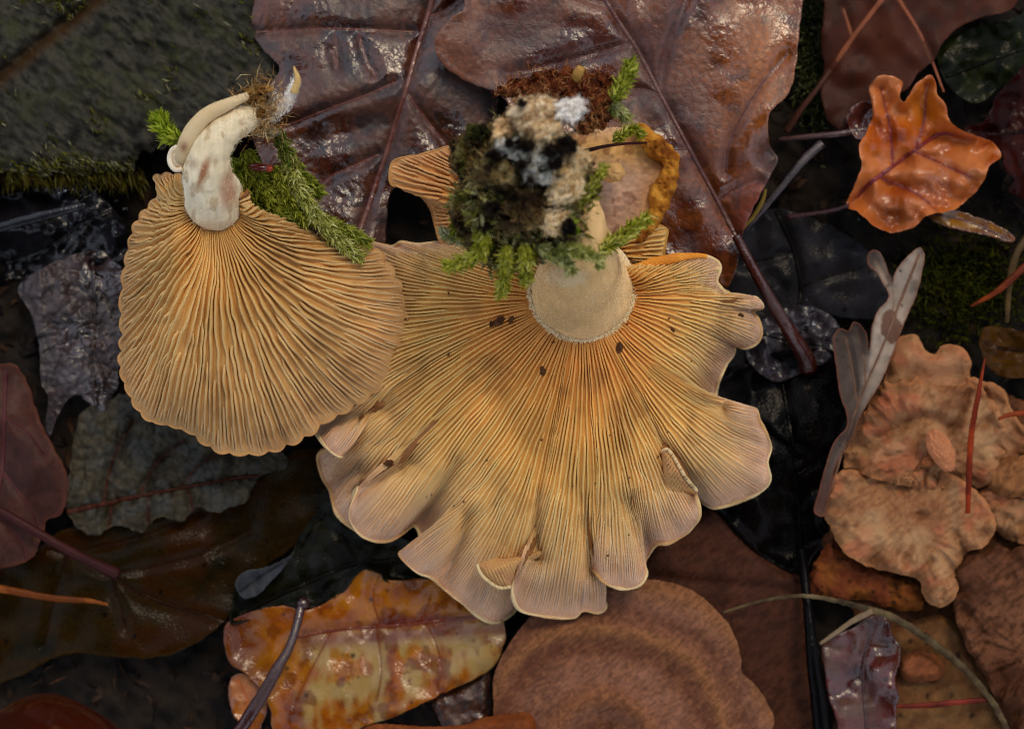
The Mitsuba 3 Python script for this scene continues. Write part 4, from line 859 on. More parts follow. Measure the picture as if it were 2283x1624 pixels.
# ---------------------------------------------------------------- root clump of the frilled mushroom
k = thing('root_clump', 'mossy clump of soil, bark and white threads on the foot of the largest mushroom', 'soil clump')
def dirt(w, r):
    f = meshkit.fbm(w * 420, 5, 61)
    c = ramp(f * 1.7 - .35, '#17100a', '#3a2a18', '#5c4a2c', '#74623c', '#94825a')
    c = mixc(c, C('#3c4416'), .8 * sst(.52, .62, meshkit.fbm(w * 150, 4, 62)))
    return mixc(c, C('#070605'), .85 * sst(.6, .68, meshkit.fbm(w * 260, 4, 63)))
main = lump(1170, 425, 41, 140, 138, 8.5, dirt, .45, 1.9, 6, 3)
add(f'{k}__soil_mass', main[:2], main[2], 'soil')
def two(a, b, c_, s=500):
    return lambda w, r: ramp(meshkit.fbm(w * s, 5, 9) * 1.6 - .3, a, b, c_)
def part_lump(nm, x, y, z0_, rx, ry, rz, cols, amp=.4, sub=5, seed=1, tip=0, lab=None, mat='soil', s=500):
    """a ragged crumb: many small torn lumps pressed together"""
    rng = np.random.default_rng(seed * 13 + int(x))
    z = z0_ + 8.2
    out = [lump(x, y, z - .4, rx * .8, ry * .8, rz * .8, two(*cols, s), amp, 2.4, 4, seed, tip)]
    if mat == 'stem_flesh':
        for i in range(int(np.clip(rx * ry / 22, 16, 90))):
            a, q = rng.uniform(0, 6.28), math.sqrt(rng.uniform(0, 1))
            b_ = math.radians(tip + 25) + rng.normal(0, .55)
            L_ = rng.uniform(8, 30) * min(1, rx / 40 + .3)
            cx0, cy0, zz = x + rx * q * math.cos(a), y + ry * q * math.sin(a), z + rz * (.8 - .7 * q * q) + rng.uniform(-.2, .5)
            pp = np.array([(cx0 - L_ * math.cos(b_) / 2, cy0 + L_ * math.sin(b_) / 2, zz), (cx0 + rng.normal(0, 2), cy0 + rng.normal(0, 2), zz + rng.uniform(0, .6)), (cx0 + L_ * math.cos(b_) / 2, cy0 - L_ * math.sin(b_) / 2, zz + rng.uniform(-.5, .5))])
            sv, sf = tube(P(pp[:, 0], pp[:, 1], pp[:, 2]), np.array([.5, 1, .4]) * rng.uniform(.10, .36) * 1e-3, 5, flat=rng.uniform(.5, 1.6))
            out.append((sv, sf, np.tile(ramp(np.array([rng.random() * .9]), *cols), (len(sv), 1)) * rng.uniform(.75, 1.05)))
    for i in range(int(np.clip(rx * ry / 55, 7, 34)) if mat != 'stem_flesh' else 4):
        a, q = rng.uniform(0, 6.28), rng.uniform(.35, 1.0)
        g = rng.uniform(.16, .36)
        out.append(lump(x + rx * q * math.cos(a), y + ry * q * math.sin(a), z + rz * (.75 - .75 * q * q) + rng.uniform(-.3, .7), rx * g * rng.uniform(.7, 1.5), ry * g * rng.uniform(.7, 1.5), rz * rng.uniform(.3, .6), two(*cols, s), .6, 2.2, 3, int(rng.integers(1, 999)), rng.uniform(0, 180)))
    vv = np.vstack([o_[0] for o_ in out[1:]])
    nh = int(np.clip(rx * ry * .22, 60, 500))
    i_ = rng.integers(0, len(vv), nh)
    out.append(blades(vv[i_], on_sphere(rng, nh) + np.array([0, 0, .5]), rng.uniform(.4, 1.5, nh) * 1e-3, rng.uniform(.06, .13, nh) * 1e-3, tint(nh, rng, *cols), rng, 1.6))
    m_, c_ = join(out)
    add(f'{k}__{nm}', m_, c_, mat, label=lab, smooth=40 if False else True)
fl = [(1100, 214), (1128, 184), (1165, 174), (1208, 162), (1258, 152), (1292, 158), (1334, 162), (1378, 168), (1398, 146), (1412, 160), (1392, 200), (1376, 250), (1350, 282), (1300, 300), (1240, 270), (1150, 226)]
m, x, y, d = sheet(fl, lambda x, y, d: 38 + 3.0 * np.exp(-((x - 1290) / 70) ** 2 - ((y - 240) / 60) ** 2) + 2.6 * (nz(x, y, 18, 65, 4) - .5) - .02 * np.abs(x - 1270), 3.0, 1.2, 3.5, 66)
c = ramp(nz(x, y, 22, 67, 5), '#2c0f06', '#54200d', '#74361a', '#8a5430', '#3c1a0c')
c = mixc(c, C('#6e5030'), .5 * sst(215, 260, y))
add(f'{k}__bark_flake', m, c, 'soil', label='rust brown crumbling bark flake at the top of the clump')
part_lump('pale_wood', 1196, 262, 43.5, 60, 48, 2.8, ('#b08a5c', '#dcc094', '#f0deba'), .4, 5, 4, 20, 'pale tan rotten wood at the top of the clump', 'stem_flesh', s=330)
part_lump('pale_wood', 1222, 300, 45, 34, 30, 3.2, ('#b89464', '#e0c698', '#f0deba'), .45, 5, 5, 0, None, 'stem_flesh', s=330)
part_lump('pale_wood', 1118, 292, 42, 20, 24, 2.6, ('#c0955c', '#dcb884', '#e8cca0'), .25, 4, 6, 0, None, 'stem_flesh')
part_lump('white_thread_tuft', 1270, 246, 45, 32, 27, 2.6, ('#e4dccc', '#f6f0e6', '#fcfaf6'), .5, 5, 7, 0, 'brightest white fungal tuft on the clump', 'stem_flesh')
for j, (x0, y0, z0, a_, b_) in enumerate([(1128, 326, 42, 24, 17), (1168, 348, 43, 17, 15), (1206, 352, 44, 22, 26), (1232, 338, 44.5, 18, 18), (1184, 382, 43, 16, 22), (1214, 398, 43.5, 18, 16), (1146, 345, 42, 12, 10)]):
    part_lump('white_thread_tuft', x0, y0, z0, a_, b_, 2.4, ('#8e8c80', '#cccabc', '#eeece2'), .5, 4, 70 + j, 0, None, 'stem_flesh')
for j, (x0, y0, z0, a_, b_, t0) in enumerate([(1262, 385, 43, 36, 46, 20), (1286, 352, 43.5, 22, 24, 0), (1256, 432, 42, 34, 28, 10), (1240, 492, 41, 30, 30, 0), (1284, 410, 42, 20, 30, 0)]):
    part_lump('pale_flesh', x0, y0, z0, a_, b_, 3.0, ('#b8965e', '#e0c698', '#f0e0bc'), .3, 5, 80 + j, t0, 'torn cream flesh on the right of the clump' if j == 0 else None, 'stem_flesh', 360)
for j, (x0, y0, z0, a_, b_) in enumerate([(1255, 322, 46, 38, 20), (1222, 340, 46.5, 16, 13), (1164, 232, 47, 10, 9), (1136, 318, 44.6, 10, 12), (1100, 344, 43, 15, 13), (1172, 326, 45, 26, 14), (1240, 366, 46, 17, 14), (1162, 366, 45, 12, 12), (1100, 462, 43, 24, 14), (1146, 440, 44, 14, 10), (1268, 508, 43.6, 20, 18), (1060, 440, 40, 12, 10), (1182, 402, 45.8, 9, 9), (1082, 505, 40, 16, 9)]):
    part_lump('dark_crumb', x0, y0, z0, a_, b_, 2.3, ('#0a0806', '#1c1510', '#3a2c20'), .5, 4, 90 + j)
for j, (x0, y0, z0, a_, b_) in enumerate([(1040, 350, 36, 34, 44), (1064, 300, 37, 30, 22), (1020, 322, 35, 18, 16), (1034, 470, 35, 28, 46), (1100, 540, 37, 60, 26), (1190, 545, 38, 60, 24), (1230, 560, 37, 40, 18), (1120, 400, 43, 44, 40), (1170, 470, 43, 60, 44)]):
    l = lump(x0, y0, z0 + 6, a_, b_, 3.2, dirt, .55, 2.2, 5, 110 + j)
    add(f'{k}__soil_crumb', l[:2], l[2], 'soil')
rng = np.random.default_rng(77)
nv = normals_of(*main[:2])
i = np.nonzero((nv[:, 2] > -.1))[0]; i = rng.choice(i, 3600)
b = blades(main[0][i] + nv[i] * 3e-4, nv[i] + rng.normal(0, .8, (len(i), 3)) + np.array([0, -.35, 0]), rng.uniform(.6, 2.4, len(i)) * 1e-3, rng.uniform(.08, .2, len(i)) * 1e-3, tint(len(i), rng, '#2a1c0e', '#6a5230', '#9a8050', '#5c5a2c', '#a8a078', '#4a4020'), rng, 1.6)
add(f'{k}__fibres', b[:2], b[2], 'dull_leaf', smooth=False, kind='stuff', label='brown and olive fibres bristling from the clump')
sel = np.nonzero((nv[:, 2] > -.2) & (main[0][:, 1] < P(0, 430, 40)[1]) & (meshkit.fbm(main[0] * 160, 3, 5) > .48))[0]; sel = rng.choice(sel, 1500)
b = blades(main[0][sel] + nv[sel] * 5e-4, nv[sel] + rng.normal(0, .7, (len(sel), 3)), rng.uniform(.9, 2.2, len(sel)) * 1e-3, rng.uniform(.3, .7, len(sel)) * 1e-3, tint(len(sel), rng, '#4a4a14', '#74742a', '#96944a', '#aca878', '#56501c'), rng)
add(f'{k}__moss_cover', b[:2], b[2], 'moss_green', smooth=False, kind='stuff', label='green moss leaflets over the lower half of the clump')
i = rng.integers(0, len(m[0]) // 2, 1500)
b = blades(m[0][i], on_sphere(rng, 1500) + np.array([0, .6, .5]), rng.uniform(.5, 2.2, 1500) * 1e-3, .12e-3, tint(1500, rng, '#3a1408', '#6a2c12', '#8f5a30', '#b48c5c'), rng, 1.5)
add(f'{k}__bark_fibres', b[:2], b[2], 'dull_leaf', smooth=False, kind='stuff', label='rusty splinters along the bark flake')
(mm_, q) = rod([(1284, 176, 41), (1290, 162, 42), (1296, 150, 42.5)], [18, 20, 14], 3, 8, rough=.3)
add(f'{k}__splinter', mm_, C('#b08a4c'), 'dull_leaf')

def sprig(label, pts, w, L=1.5, dens=9.0, cols=('#6a7018', '#94982c', '#b4b448', '#d0cc78'), seed=1, part=None, name='moss_sprig', spread=.75):
    """a shoot of moss: thin stem, leaflets all round it pointing to the tip"""
    rng = np.random.default_rng(seed)
    q = spline(pts, 2.5)
    W3 = P(q[:, 0], q[:, 1], q[:, 2])
    t = np.gradient(W3, axis=0); t /= np.linalg.norm(t, axis=1, keepdims=True)
    n = int(len(q) * dens * 1.15)
    u = rng.random(n) * (len(q) - 1); i = u.astype(int)
    c = W3[i] + (W3[np.minimum(i + 1, len(q) - 1)] - W3[i]) * (u - i)[:, None]
    wid = np.interp(u / (len(q) - 1), [0, .25, .8, 1], [.7, 1, .85, .45]) * (w if np.isscalar(w) else 1) * S
    o = on_sphere(rng, n); o -= t[i] * (o * t[i]).sum(1)[:, None]; o /= np.linalg.norm(o, axis=1, keepdims=True)
    d = t[i] * 1.0 + o * spread * rng.uniform(.5, 1.5, n)[:, None] + rng.normal(0, .22, (n, 3))
    b = blades(c + o * (wid * rng.uniform(0, .32, n))[:, None], d, L * 1e-3 * rng.uniform(.35, 1.0, n), L * .22e-3 * rng.uniform(.6, 1.2, n), tint(n, rng, *cols), rng, 1.2)
    k = thing(name, label, 'moss')
    st_ = tube(W3, .12e-3, 5)
    add(f'{k}__stem', st_, C('#4a5a1c'), 'dull_leaf')
    add(f'{k}__leaflets', b[:2], b[2], 'moss_green', smooth=False, kind='stuff')
    return k
sprig('bright green moss shoot pointing to lower left from the bottom of the clump', [(1080, 505, 48), (1072, 555, 47), (1040, 580, 45), (998, 593, 43)], 26, 1.9, 11, seed=201)
sprig('longest downward moss shoot below the clump, tip over the gills', [(1132, 545, 48), (1128, 590, 46), (1122, 622, 44), (1118, 652, 42)], 24, 1.8, 11, seed=202)
sprig('short moss shoot hanging below the clump, second from the left', [(1168, 545, 48), (1173, 590, 46), (1172, 622, 44)], 24, 1.8, 12, seed=203)
sprig('pale tipped moss shoot lying over the top of the broad stem', [(1200, 548, 48), (1232, 568, 47), (1262, 584, 46), (1275, 604, 45)], 24, 1.7, 11, ('#70762a', '#a8a85c', '#cccc94'), 204)
sprig('small drooping moss shoot right of centre under the clump', [(1240, 552, 48), (1290, 562, 48), (1328, 572, 47), (1337, 590, 46)], 22, 1.6, 10, ('#70762a', '#a0a452', '#c0c080'), 205)
sprig('moss shoot pointing up right over the orange mushroom', [(1318, 566, 40), (1352, 548, 40), (1395, 522, 40), (1440, 488, 39)], 24, 1.9, 11, seed=206)
sprig('slim moss shoot climbing along the right side of the clump', [(1280, 480, 43), (1302, 440, 43), (1330, 400, 43), (1345, 374, 42)], 18, 1.5, 9, seed=207)
sprig('moss shoot at the top right tip of the bark flake', [(1368, 226, 41), (1385, 195, 41), (1398, 168, 41), (1406, 142, 40)], 26, 1.9, 11, ('#606a18', '#949c34', '#b0b450'), 208)
sprig('small pale moss shoot below the right tip of the bark flake', [(1362, 236, 39), (1378, 246, 38), (1396, 262, 37)], 26, 1.8, 12, ('#7a8038', '#acb066', '#c8c890'), 209)
sprig('small moss shoot on the upper edge of the orange cap', [(1365, 316, 26), (1388, 300, 26), (1412, 290, 25.5), (1428, 300, 25)], 20, 1.5, 11, seed=210)
sprig('whitish green moss shoot at the left end of the clump', [(1060, 548, 36), (1030, 535, 35), (988, 520, 34)], 20, 1.6, 9, ('#8e9060', '#bcbc94', '#72783a'), 211)
sprig('mossy tuft on the left flank of the clump', [(1040, 440, 40), (1024, 480, 38), (1016, 520, 36)], 34, 1.6, 14, ('#484e12', '#767c20', '#949a38'), 212)
sprig('glossy bright green moss tip in the middle of the clump', [(1240, 480, 46), (1262, 494, 46), (1276, 510, 45)], 22, 1.7, 14, ('#5c8010', '#8cac20', '#b0d040'), 213)

# moss around the smaller mushroom
sprig('long pale green moss shoot lying over the gills of the smaller mushroom', [(640, 330, 25), (658, 400, 25), (690, 460, 25), (730, 510, 24), (770, 548, 23), (800, 572, 22)], 36, 1.8, 20, ('#7a7e2c', '#acae58', '#d0d090'), 221, spread=.6)
sprig('moss shoot ending at the upper right rim of the smaller mushroom', [(690, 478, 23), (740, 500, 22.5), (785, 520, 22), (818, 540, 21)], 26, 1.7, 16, ('#68701e', '#98a03c', '#b8bc64'), 222, spread=.6)
sprig('dark green moss tuft with its tip over the brown leaf', [(632, 330, 23), (660, 380, 23), (690, 412, 22.5), (708, 428, 22)], 36, 1.9, 20, ('#525c1a', '#7c882a', '#9ea440'), 223, spread=.6)
sprig('brownish green wispy moss shoot below the root of the smaller mushroom', [(618, 285, 27), (632, 325, 26), (650, 372, 25)], 30, 1.9, 16, ('#6a6430', '#8a8a48', '#55701c'), 224, spread=.45)
sprig('wide green moss cushion between the bent stem and the pale rim', [(512, 350, 25), (520, 395, 24.5), (540, 435, 24), (565, 468, 23.5)], 50, 2.0, 30, ('#5c661a', '#8c942e', '#b0b44e'), 225, spread=.7)
sprig('moss cushion filling the hollow above the pale rim', [(560, 380, 22), (580, 430, 22), (620, 470, 22.5), (670, 490, 22.5)], 56, 2.0, 26, ('#464e10', '#6c741e', '#90963a'), 226, spread=.8)
sprig('middle moss strand in the hollow right of the bent stem', [(545, 335, 26), (565, 380, 25), (590, 425, 24.5), (622, 468, 24)], 46, 1.9, 26, ('#58601a', '#868c2a', '#aaac4c'), 229, spread=.7)
sprig('rightmost moss strand in the hollow above the pale rim', [(610, 370, 24), (628, 410, 24), (650, 450, 24), (682, 488, 24)], 44, 1.9, 26, ('#58601a', '#8a902e', '#b0b04e'), 230, spread=.7)
sprig('yellowish green moss strip along the pale rolled rim', [(560, 470, 24), (600, 482, 24), (640, 482, 24), (690, 492, 23.5)], 22, 1.5, 16, ('#7a8c30', '#a4ac50', '#5f7a1c'), 227, spread=.7)
sprig('small bright moss tuft left of the thin bent stem', [(398, 312, 30), (380, 300, 29), (366, 286, 28), (356, 268, 27.5)], 42, 2.2, 26, ('#5c7414', '#90a028', '#b8c44c'), 228, spread=.55)
k2 = thing('seed', 'small dark red glossy seed lying in the moss beside the bent stem', 'seed')
l = lump(578, 373, 27.5, 24, 10, .8, '#4a1210', .06, 1.0, 4, 3, -6)
add(f'{k2}__husk', l[:2], ramp(meshkit.fbm(l[0] * 300, 3, 3), '#36100e', '#5c1a16'), 'gloss_skin')
l = lump(600, 376, 27.6, 9, 8, .6, '#8a2a12', .1, 1.0, 3, 5)
add(f'{k2}__tip', l[:2], l[2], 'gloss_skin')

# ---------------------------------------------------------------- brown felted caps, lower right
def felt(cols, sc=36, seed=1, dark='#4a2a18', streak=.45):
    def f(x, y, d):
        c = ramp(nz(x, y, sc * 3.2, seed, 3) * .8 + .1, *cols)
        a, b = x * .8 - y * .6, x * .6 + y * .8
        c = mixc(c, C(dark), streak * sst(.48, .72, nz(a * .5, b * 1.5, 9, seed + 1, 3)))
        return c * (.84 + .32 * nz(x, y, 5, seed + 2, 2))[:, None]
    return f
def mushroom_cap(label, poly, zf, col, thick=1.0, step=4, seed=1, jag=.8, mat='suede'):
    k = thing('brown_mushroom', label, 'mushroom')
    m, x, y, d = sheet(poly, zf, step, thick, jag, seed)
    add(f'{k}__cap', m, col(x, y, d), mat)
    return k
rd = lambda d, w, h: -h * np.exp(-(d / w) ** 2)
mushroom_cap('dark brown damp mushroom cap half hidden between the frilled mushroom and the zoned cap',
    [(1400, 1330), (1440, 1230), (1530, 1160), (1600, 1130), (1650, 1180), (1700, 1232), (1745, 1268), (1782, 1285), (1800, 1340), (1812, 1450), (1830, 1560), (1835, 1720), (1640, 1720), (1500, 1640)],
    lambda x, y, d: 2.6 + rd(d, 14, 1.4) + 1.4 * (nz(x, y, 150, 301, 3) - .5) - .7 * np.exp(-((y - 1290 - (x - 1500) * .1) / 14) ** 2), felt(('#301a11', '#45281b', '#3c2218', '#4c3022'), 50, 302, '#2c170e', .6), seed=303)
def zoned(x, y, d):
    r = np.hypot((x - 1345) / 1.05, y - 1660) + 16 * (nz(x, y, 120, 304, 3) - .5)
    c = ramp(nz(x, y, 60, 305, 4), '#5c3e30', '#6c4a3a', '#785444')
    c = mixc(c, C('#7c5432'), .75 * np.exp(-((r - 262) / 17) ** 2) + .7 * sst(330, 372, r) * .8)
    c = mixc(c, C('#4c2818'), .6 * np.exp(-((r - 225) / 26) ** 2) + .45 * np.exp(-((r - 300) / 22) ** 2))
    c = mixc(c, C('#6e462a'), .7 * np.exp(-((r - 105) / 22) ** 2))
    c = mixc(c, C('#4a2816'), .7 * sst(85, 40, r))
    a, b = x * .8 - y * .6, x * .6 + y * .8
    c = mixc(c, C('#3c2212'), .4 * sst(.48, .72, nz(a * .6, b * 1.9, 8, 306, 3)))
    c = mixc(c, C('#8a6040'), .25 * sst(.58, .75, nz(a * .6, b * 1.9, 7, 316, 2)))
    return c * (.84 + .32 * nz(x, y, 5, 307, 2))[:, None]
def zoned_z(x, y, d):
    r = np.hypot((x - 1345) / 1.05, y - 1660) + 10 * (nz(x, y, 120, 304, 3) - .5)
    return 7.4 + rd(d, 16, 1.3) + .9 * np.exp(-((r - 262) / 24) ** 2) - .7 * np.exp(-((r - 300) / 22) ** 2) - .6 * np.exp(-((r - 215) / 40) ** 2) + 2.2 * np.exp(-((r - 105) / 30) ** 2) - 1.6 * np.exp(-(r / 60) ** 2) + .8 * (nz(x, y, 110, 308, 3) - .5)
mushroom_cap('round brown mushroom cap with concentric zones at the bottom, right of the yellow leaf',
    [(1096, 1640), (1099, 1600), (1100, 1515), (1117, 1465), (1142, 1424), (1172, 1385), (1230, 1330), (1320, 1295), (1438, 1290), (1506, 1300), (1556, 1323), (1604, 1366), (1634, 1407), (1651, 1458), (1655, 1498), (1684, 1525), (1711, 1566), (1726, 1604), (1700, 1660), (1600, 1800), (1345, 1880), (1150, 1780)], zoned_z, zoned, 1.2, 2.7, 309)
mushroom_cap('wet dark brown cap edge with black dots between yellow leaf and zoned cap',
    [(960, 1560), (1000, 1540), (1060, 1505), (1090, 1490), (1096, 1540), (1098, 1600), (1090, 1690), (1000, 1690), (985, 1620)], lambda x, y, d: 2.6 + rd(d, 10, 1.2) + 1.2 * (nz(x, y, 40, 310, 3) - .5), felt(('#3a2012', '#50301c', '#442818'), 30, 311, '#1c100a', .7), 1.4, 4, 312, mat='wet_leaf')
mushroom_cap('small orange brown mushroom cap peeping in at the bottom edge below the zoned cap',
    [(780, 1660), (800, 1628), (850, 1612), (940, 1618), (1037, 1614), (1068, 1600), (1118, 1592), (1170, 1585), (1194, 1600), (1204, 1640), (1190, 1720), (900, 1740)], lambda x, y, d: 9.8 + rd(d, 12, 1.8) + 1.2 * (nz(x, y, 60, 313, 3) - .5), felt(('#5a2c10', '#703e1e', '#7c4a28'), 30, 314), 1.4, 4, 315)

def frill(x, y, d, cx, cy, seed, a=1.0, w=60):
    th = np.arctan2(y - cy, x - cx); rr = np.hypot(x - cx, y - cy)
    return a * np.exp(-(d / w) ** 2) * (nz(th * 62, rr * .16, 6, seed, 2) - .5) * 2
def j1z(x, y, d):
    z = 6.5 + rd(d, 7, .9) + 1.6 * np.exp(-(d / 45) ** 2) * (nz(x, y, 46, 320, 2) - .5) * 2.2 + 2.4 * (nz(x, y, 90, 321, 3) - .5) + 1.0 * (nz(x, y, 26, 322, 3) - .5)
    z = z + frill(x, y, d, 2060, 1010, 318, .8, 80)
    z = z + 2.4 * np.exp(-(((x - 2030) / 80) ** 2 + ((y - 905) / 36) ** 2)) - 1.8 * np.exp(-(pdist(x, y, [[(1925, 1000), (1990, 960), (2060, 930), (2110, 950)]]) / 14) ** 2)
    return z - 1.6 * np.exp(-(pdist(x, y, [[(1990, 850), (2040, 846), (2100, 852), (2150, 850)]]) / 9) ** 2) - 2.0 * np.exp(-(pdist(x, y, [[(2085, 780), (2078, 830)], [(2160, 870), (2140, 930), (2120, 960)]]) / 9) ** 2)
tan = ('#62402a', '#7c563a', '#8e6a4a', '#704c34')
def tanc(seed):
    f0 = felt(tan, 34, seed, '#6a4228', .55)
    def f(x, y, d):
        c = f0(x, y, d)
        c = mixc(c, C('#94583e'), .6 * sst(.55, .75, nz(x, y, 60, seed + 5, 4)))
        c = mixc(c, C('#a08260'), .45 * sst(.5, .8, nz(x, y, 50, seed + 6, 4)) * sst(8, 30, d))
        return mixc(c, C('#9a6a44'), .6 * np.exp(-(d / 7) ** 2))
    return f
mushroom_cap('broad shaded brown mushroom cap lying lowest under the tan caps at the lower right',
    [(1840, 1180), (1900, 1020), (1980, 900), (2120, 860), (2300, 900), (2400, 1000), (2400, 1760), (1990, 1760), (1960, 1500), (1900, 1360), (1830, 1280)], lambda x, y, d: 1.2 + rd(d, 9, 1.0) + 2.4 * (nz(x, y, 120, 371, 4) - .5), felt(('#402616', '#5a3822', '#4c2e1c', '#68442a'), 44, 372, '#2c1a0e', .6), 1.0, 5, 373, 1.5)
mushroom_cap('pinkish tan mushroom cap with two rounded lobes, uppermost of the tan caps',
    [(1980, 810), (1990, 765), (2015, 748), (2044, 746), (2062, 778), (2085, 790), (2098, 772), (2126, 768), (2152, 780), (2165, 806), (2164, 840), (2190, 880), (2150, 920), (2050, 920), (1970, 900)],
    lambda x, y, d: 4.6 + rd(d, 8, .9) + 1.6 * (nz(x, y, 60, 327, 3) - .5) + 1.4 * np.exp(-((y - 800) / 30) ** 2), tanc(328), .9, 3.2, 329, .9)
kt = mushroom_cap('tan lumpy mushroom cap with a wavy upper edge, right of the grey leaf',
    [(1952, 868), (1972, 850), (1990, 858), (2008, 846), (2030, 850), (2044, 840), (2062, 850), (2084, 842), (2104, 852), (2122, 844), (2142, 856), (2160, 850), (2200, 872), (2235, 930), (2240, 1010), (2200, 1080), (2120, 1090), (2000, 1080), (1905, 1052), (1880, 1040), (1886, 1000), (1904, 958), (1935, 900)], j1z, tanc(323), 0.9, 3.6, 324, 1.5)
l = lump(2098, 1003, 9.6, 26, 50, 2.6, lambda w, r: ramp(meshkit.fbm(w * 300, 4, 5), '#8a5438', '#a5704e', '#9a6044'), .2, 1.6, 5, 325, 25)
add(f'{kt}__folded_lobe', l[:2], l[2], 'suede', label='finger shaped pinkish fold standing on the tan cap')
l = lump(2075, 1024, 8.4, 24, 13, 1.4, lambda w, r: ramp(meshkit.fbm(w * 300, 4, 5), '#6a3c20', '#8a5a38'), .3, 1.8, 4, 326, 30)
add(f'{kt}__folded_edge', l[:2], l[2], 'suede')
def j2z(x, y, d):
    z = 8.2 + rd(d, 7, .9) + 1.8 * np.exp(-(d / 45) ** 2) * (nz(x, y, 50, 330, 2) - .5) * 2 + 2.2 * (nz(x, y, 120, 331, 3) - .5) + .7 * (nz(x, y, 24, 332, 3) - .5)
    z = z + frill(x, y, d, 2030, 1170, 319, .7, 60)
    z = z + 2.2 * np.exp(-(((x - 2092) / 40) ** 2 + ((y - 1308) / 44) ** 2))
    return z - 1.6 * np.exp(-(pdist(x, y, [[(2040, 1290), (2060, 1270), (2075, 1250)], [(2130, 1190), (2150, 1230), (2140, 1270)]]) / 10) ** 2) - 1.5 * np.exp(-(((x - 2050) / 14) ** 2 + ((y - 1148) / 10) ** 2))
mushroom_cap('large tan mushroom cap with thumb shaped lower lobe, right of the dark leaf',
    [(1858, 1062), (1890, 1046), (1930, 1056), (1980, 1064), (2020, 1058), (2060, 1040), (2110, 1050), (2160, 1080), (2200, 1120), (2220, 1170), (2200, 1215), (2160, 1230), (2142, 1262), (2140, 1300), (2128, 1332), (2104, 1352), (2076, 1348), (2056, 1322), (2046, 1292), (1990, 1276), (1930, 1260), (1880, 1228), (1856, 1186), (1838, 1150), (1842, 1105)], j2z, tanc(333), 0.9, 3.6, 334, 1.2)
def j3z(x, y, d):
    return 4.6 + frill(x, y, d, 2330, 1060, 339, 1.0, 70) + rd(d, 6, .8) + 4.2 * (nz(x, y, 60, 341, 3) - .5)
mushroom_cap('pale brown frilly mushroom cap at the right edge behind the upright orange needle',
    [(2150, 850), (2195, 848), (2238, 868), (2254, 912), (2282, 944), (2330, 950), (2390, 980), (2390, 1240), (2300, 1220), (2230, 1190), (2170, 1100), (2150, 980)], j3z, tanc(343), 0.9, 4, 344, 2.0)
mushroom_cap('brown wavy mushroom cap edge at the right edge below the orange needle',
    [(2196, 1050), (2240, 1020), (2290, 1016), (2390, 1010), (2390, 1120), (2290, 1110), (2235, 1104), (2200, 1084)], lambda x, y, d: 7.6 + rd(d, 10, 1.6) + 1.4 * (nz(x, y, 40, 345, 3) - .5), felt(('#623c24', '#7c5432', '#88623c'), 30, 346), 1.3, 4, 347, 1.6)
mushroom_cap('darker brown mushroom cap filling the lower right corner, with a knobbly upper edge',
    [(2130, 1262), (2150, 1232), (2178, 1222), (2200, 1232), (2224, 1214), (2252, 1222), (2300, 1216), (2400, 1240), (2400, 1760), (2250, 1760), (2262, 1660), (2230, 1580), (2190, 1500), (2150, 1430), (2130, 1360)], lambda x, y, d: 7.0 + frill(x, y, d, 2300, 1460, 349, .9, 90) + rd(d, 8, 1.0) + 2.0 * np.exp(-(d / 40) ** 2) * (nz(x, y, 44, 350, 2) - .5) * 2 + 2.4 * (nz(x, y, 110, 351, 3) - .5), felt(('#4e3020', '#62402c', '#46291a', '#382014'), 44, 352, '#38200f', .7), 0.9, 4, 353, 1.8)
mushroom_cap('rotting orange brown mushroom cap scrap dotted black, under the thumb shaped lobe',
    [(1826, 1236), (1858, 1206), (1890, 1232), (1940, 1262), (2000, 1280), (2040, 1300), (2060, 1336), (2050, 1362), (1990, 1356), (1930, 1340), (1870, 1332), (1816, 1326), (1800, 1290)], lambda x, y, d: 4.0 + rd(d, 8, .9) + 1.6 * (nz(x, y, 36, 355, 4) - .5), plain('#542c0e', '#6e4018', '#60301a', '#46220e', sc=40, seed=356, spots=70, spot='#140d08'), 1.0, 3.6, 357, 1.8)
mushroom_cap('flat tan decaying mushroom cap beneath the thin grey twig at the lower right',
    [(1960, 1420), (2020, 1390), (2090, 1370), (2140, 1400), (2180, 1480), (2220, 1570), (2250, 1680), (2180, 1740), (2010, 1740), (1980, 1600), (1990, 1500)], lambda x, y, d: 3.0 + rd(d, 9, 1.0) + 2.2 * (nz(x, y, 70, 361, 4) - .5), plain('#46301a', '#6a4c2e', '#54361e', '#604428', sc=50, seed=362, spots=60, spot='#1c120c', stretch=(1, .6), rot=.8), 1.0, 3.6, 363, 1.4)
mushroom_cap('small brown folded mushroom lobe between the dark red leaf and the thin twig',
    [(2004, 1470), (2040, 1452), (2080, 1458), (2106, 1486), (2096, 1512), (2050, 1520), (2012, 1512)], lambda x, y, d: 5.6 + rd(d, 9, 1.6) + .8 * (nz(x, y, 30, 365, 3) - .5), felt(('#5a341c', '#74462a', '#6a3c24'), 24, 366), 1.2, 3.6, 367)

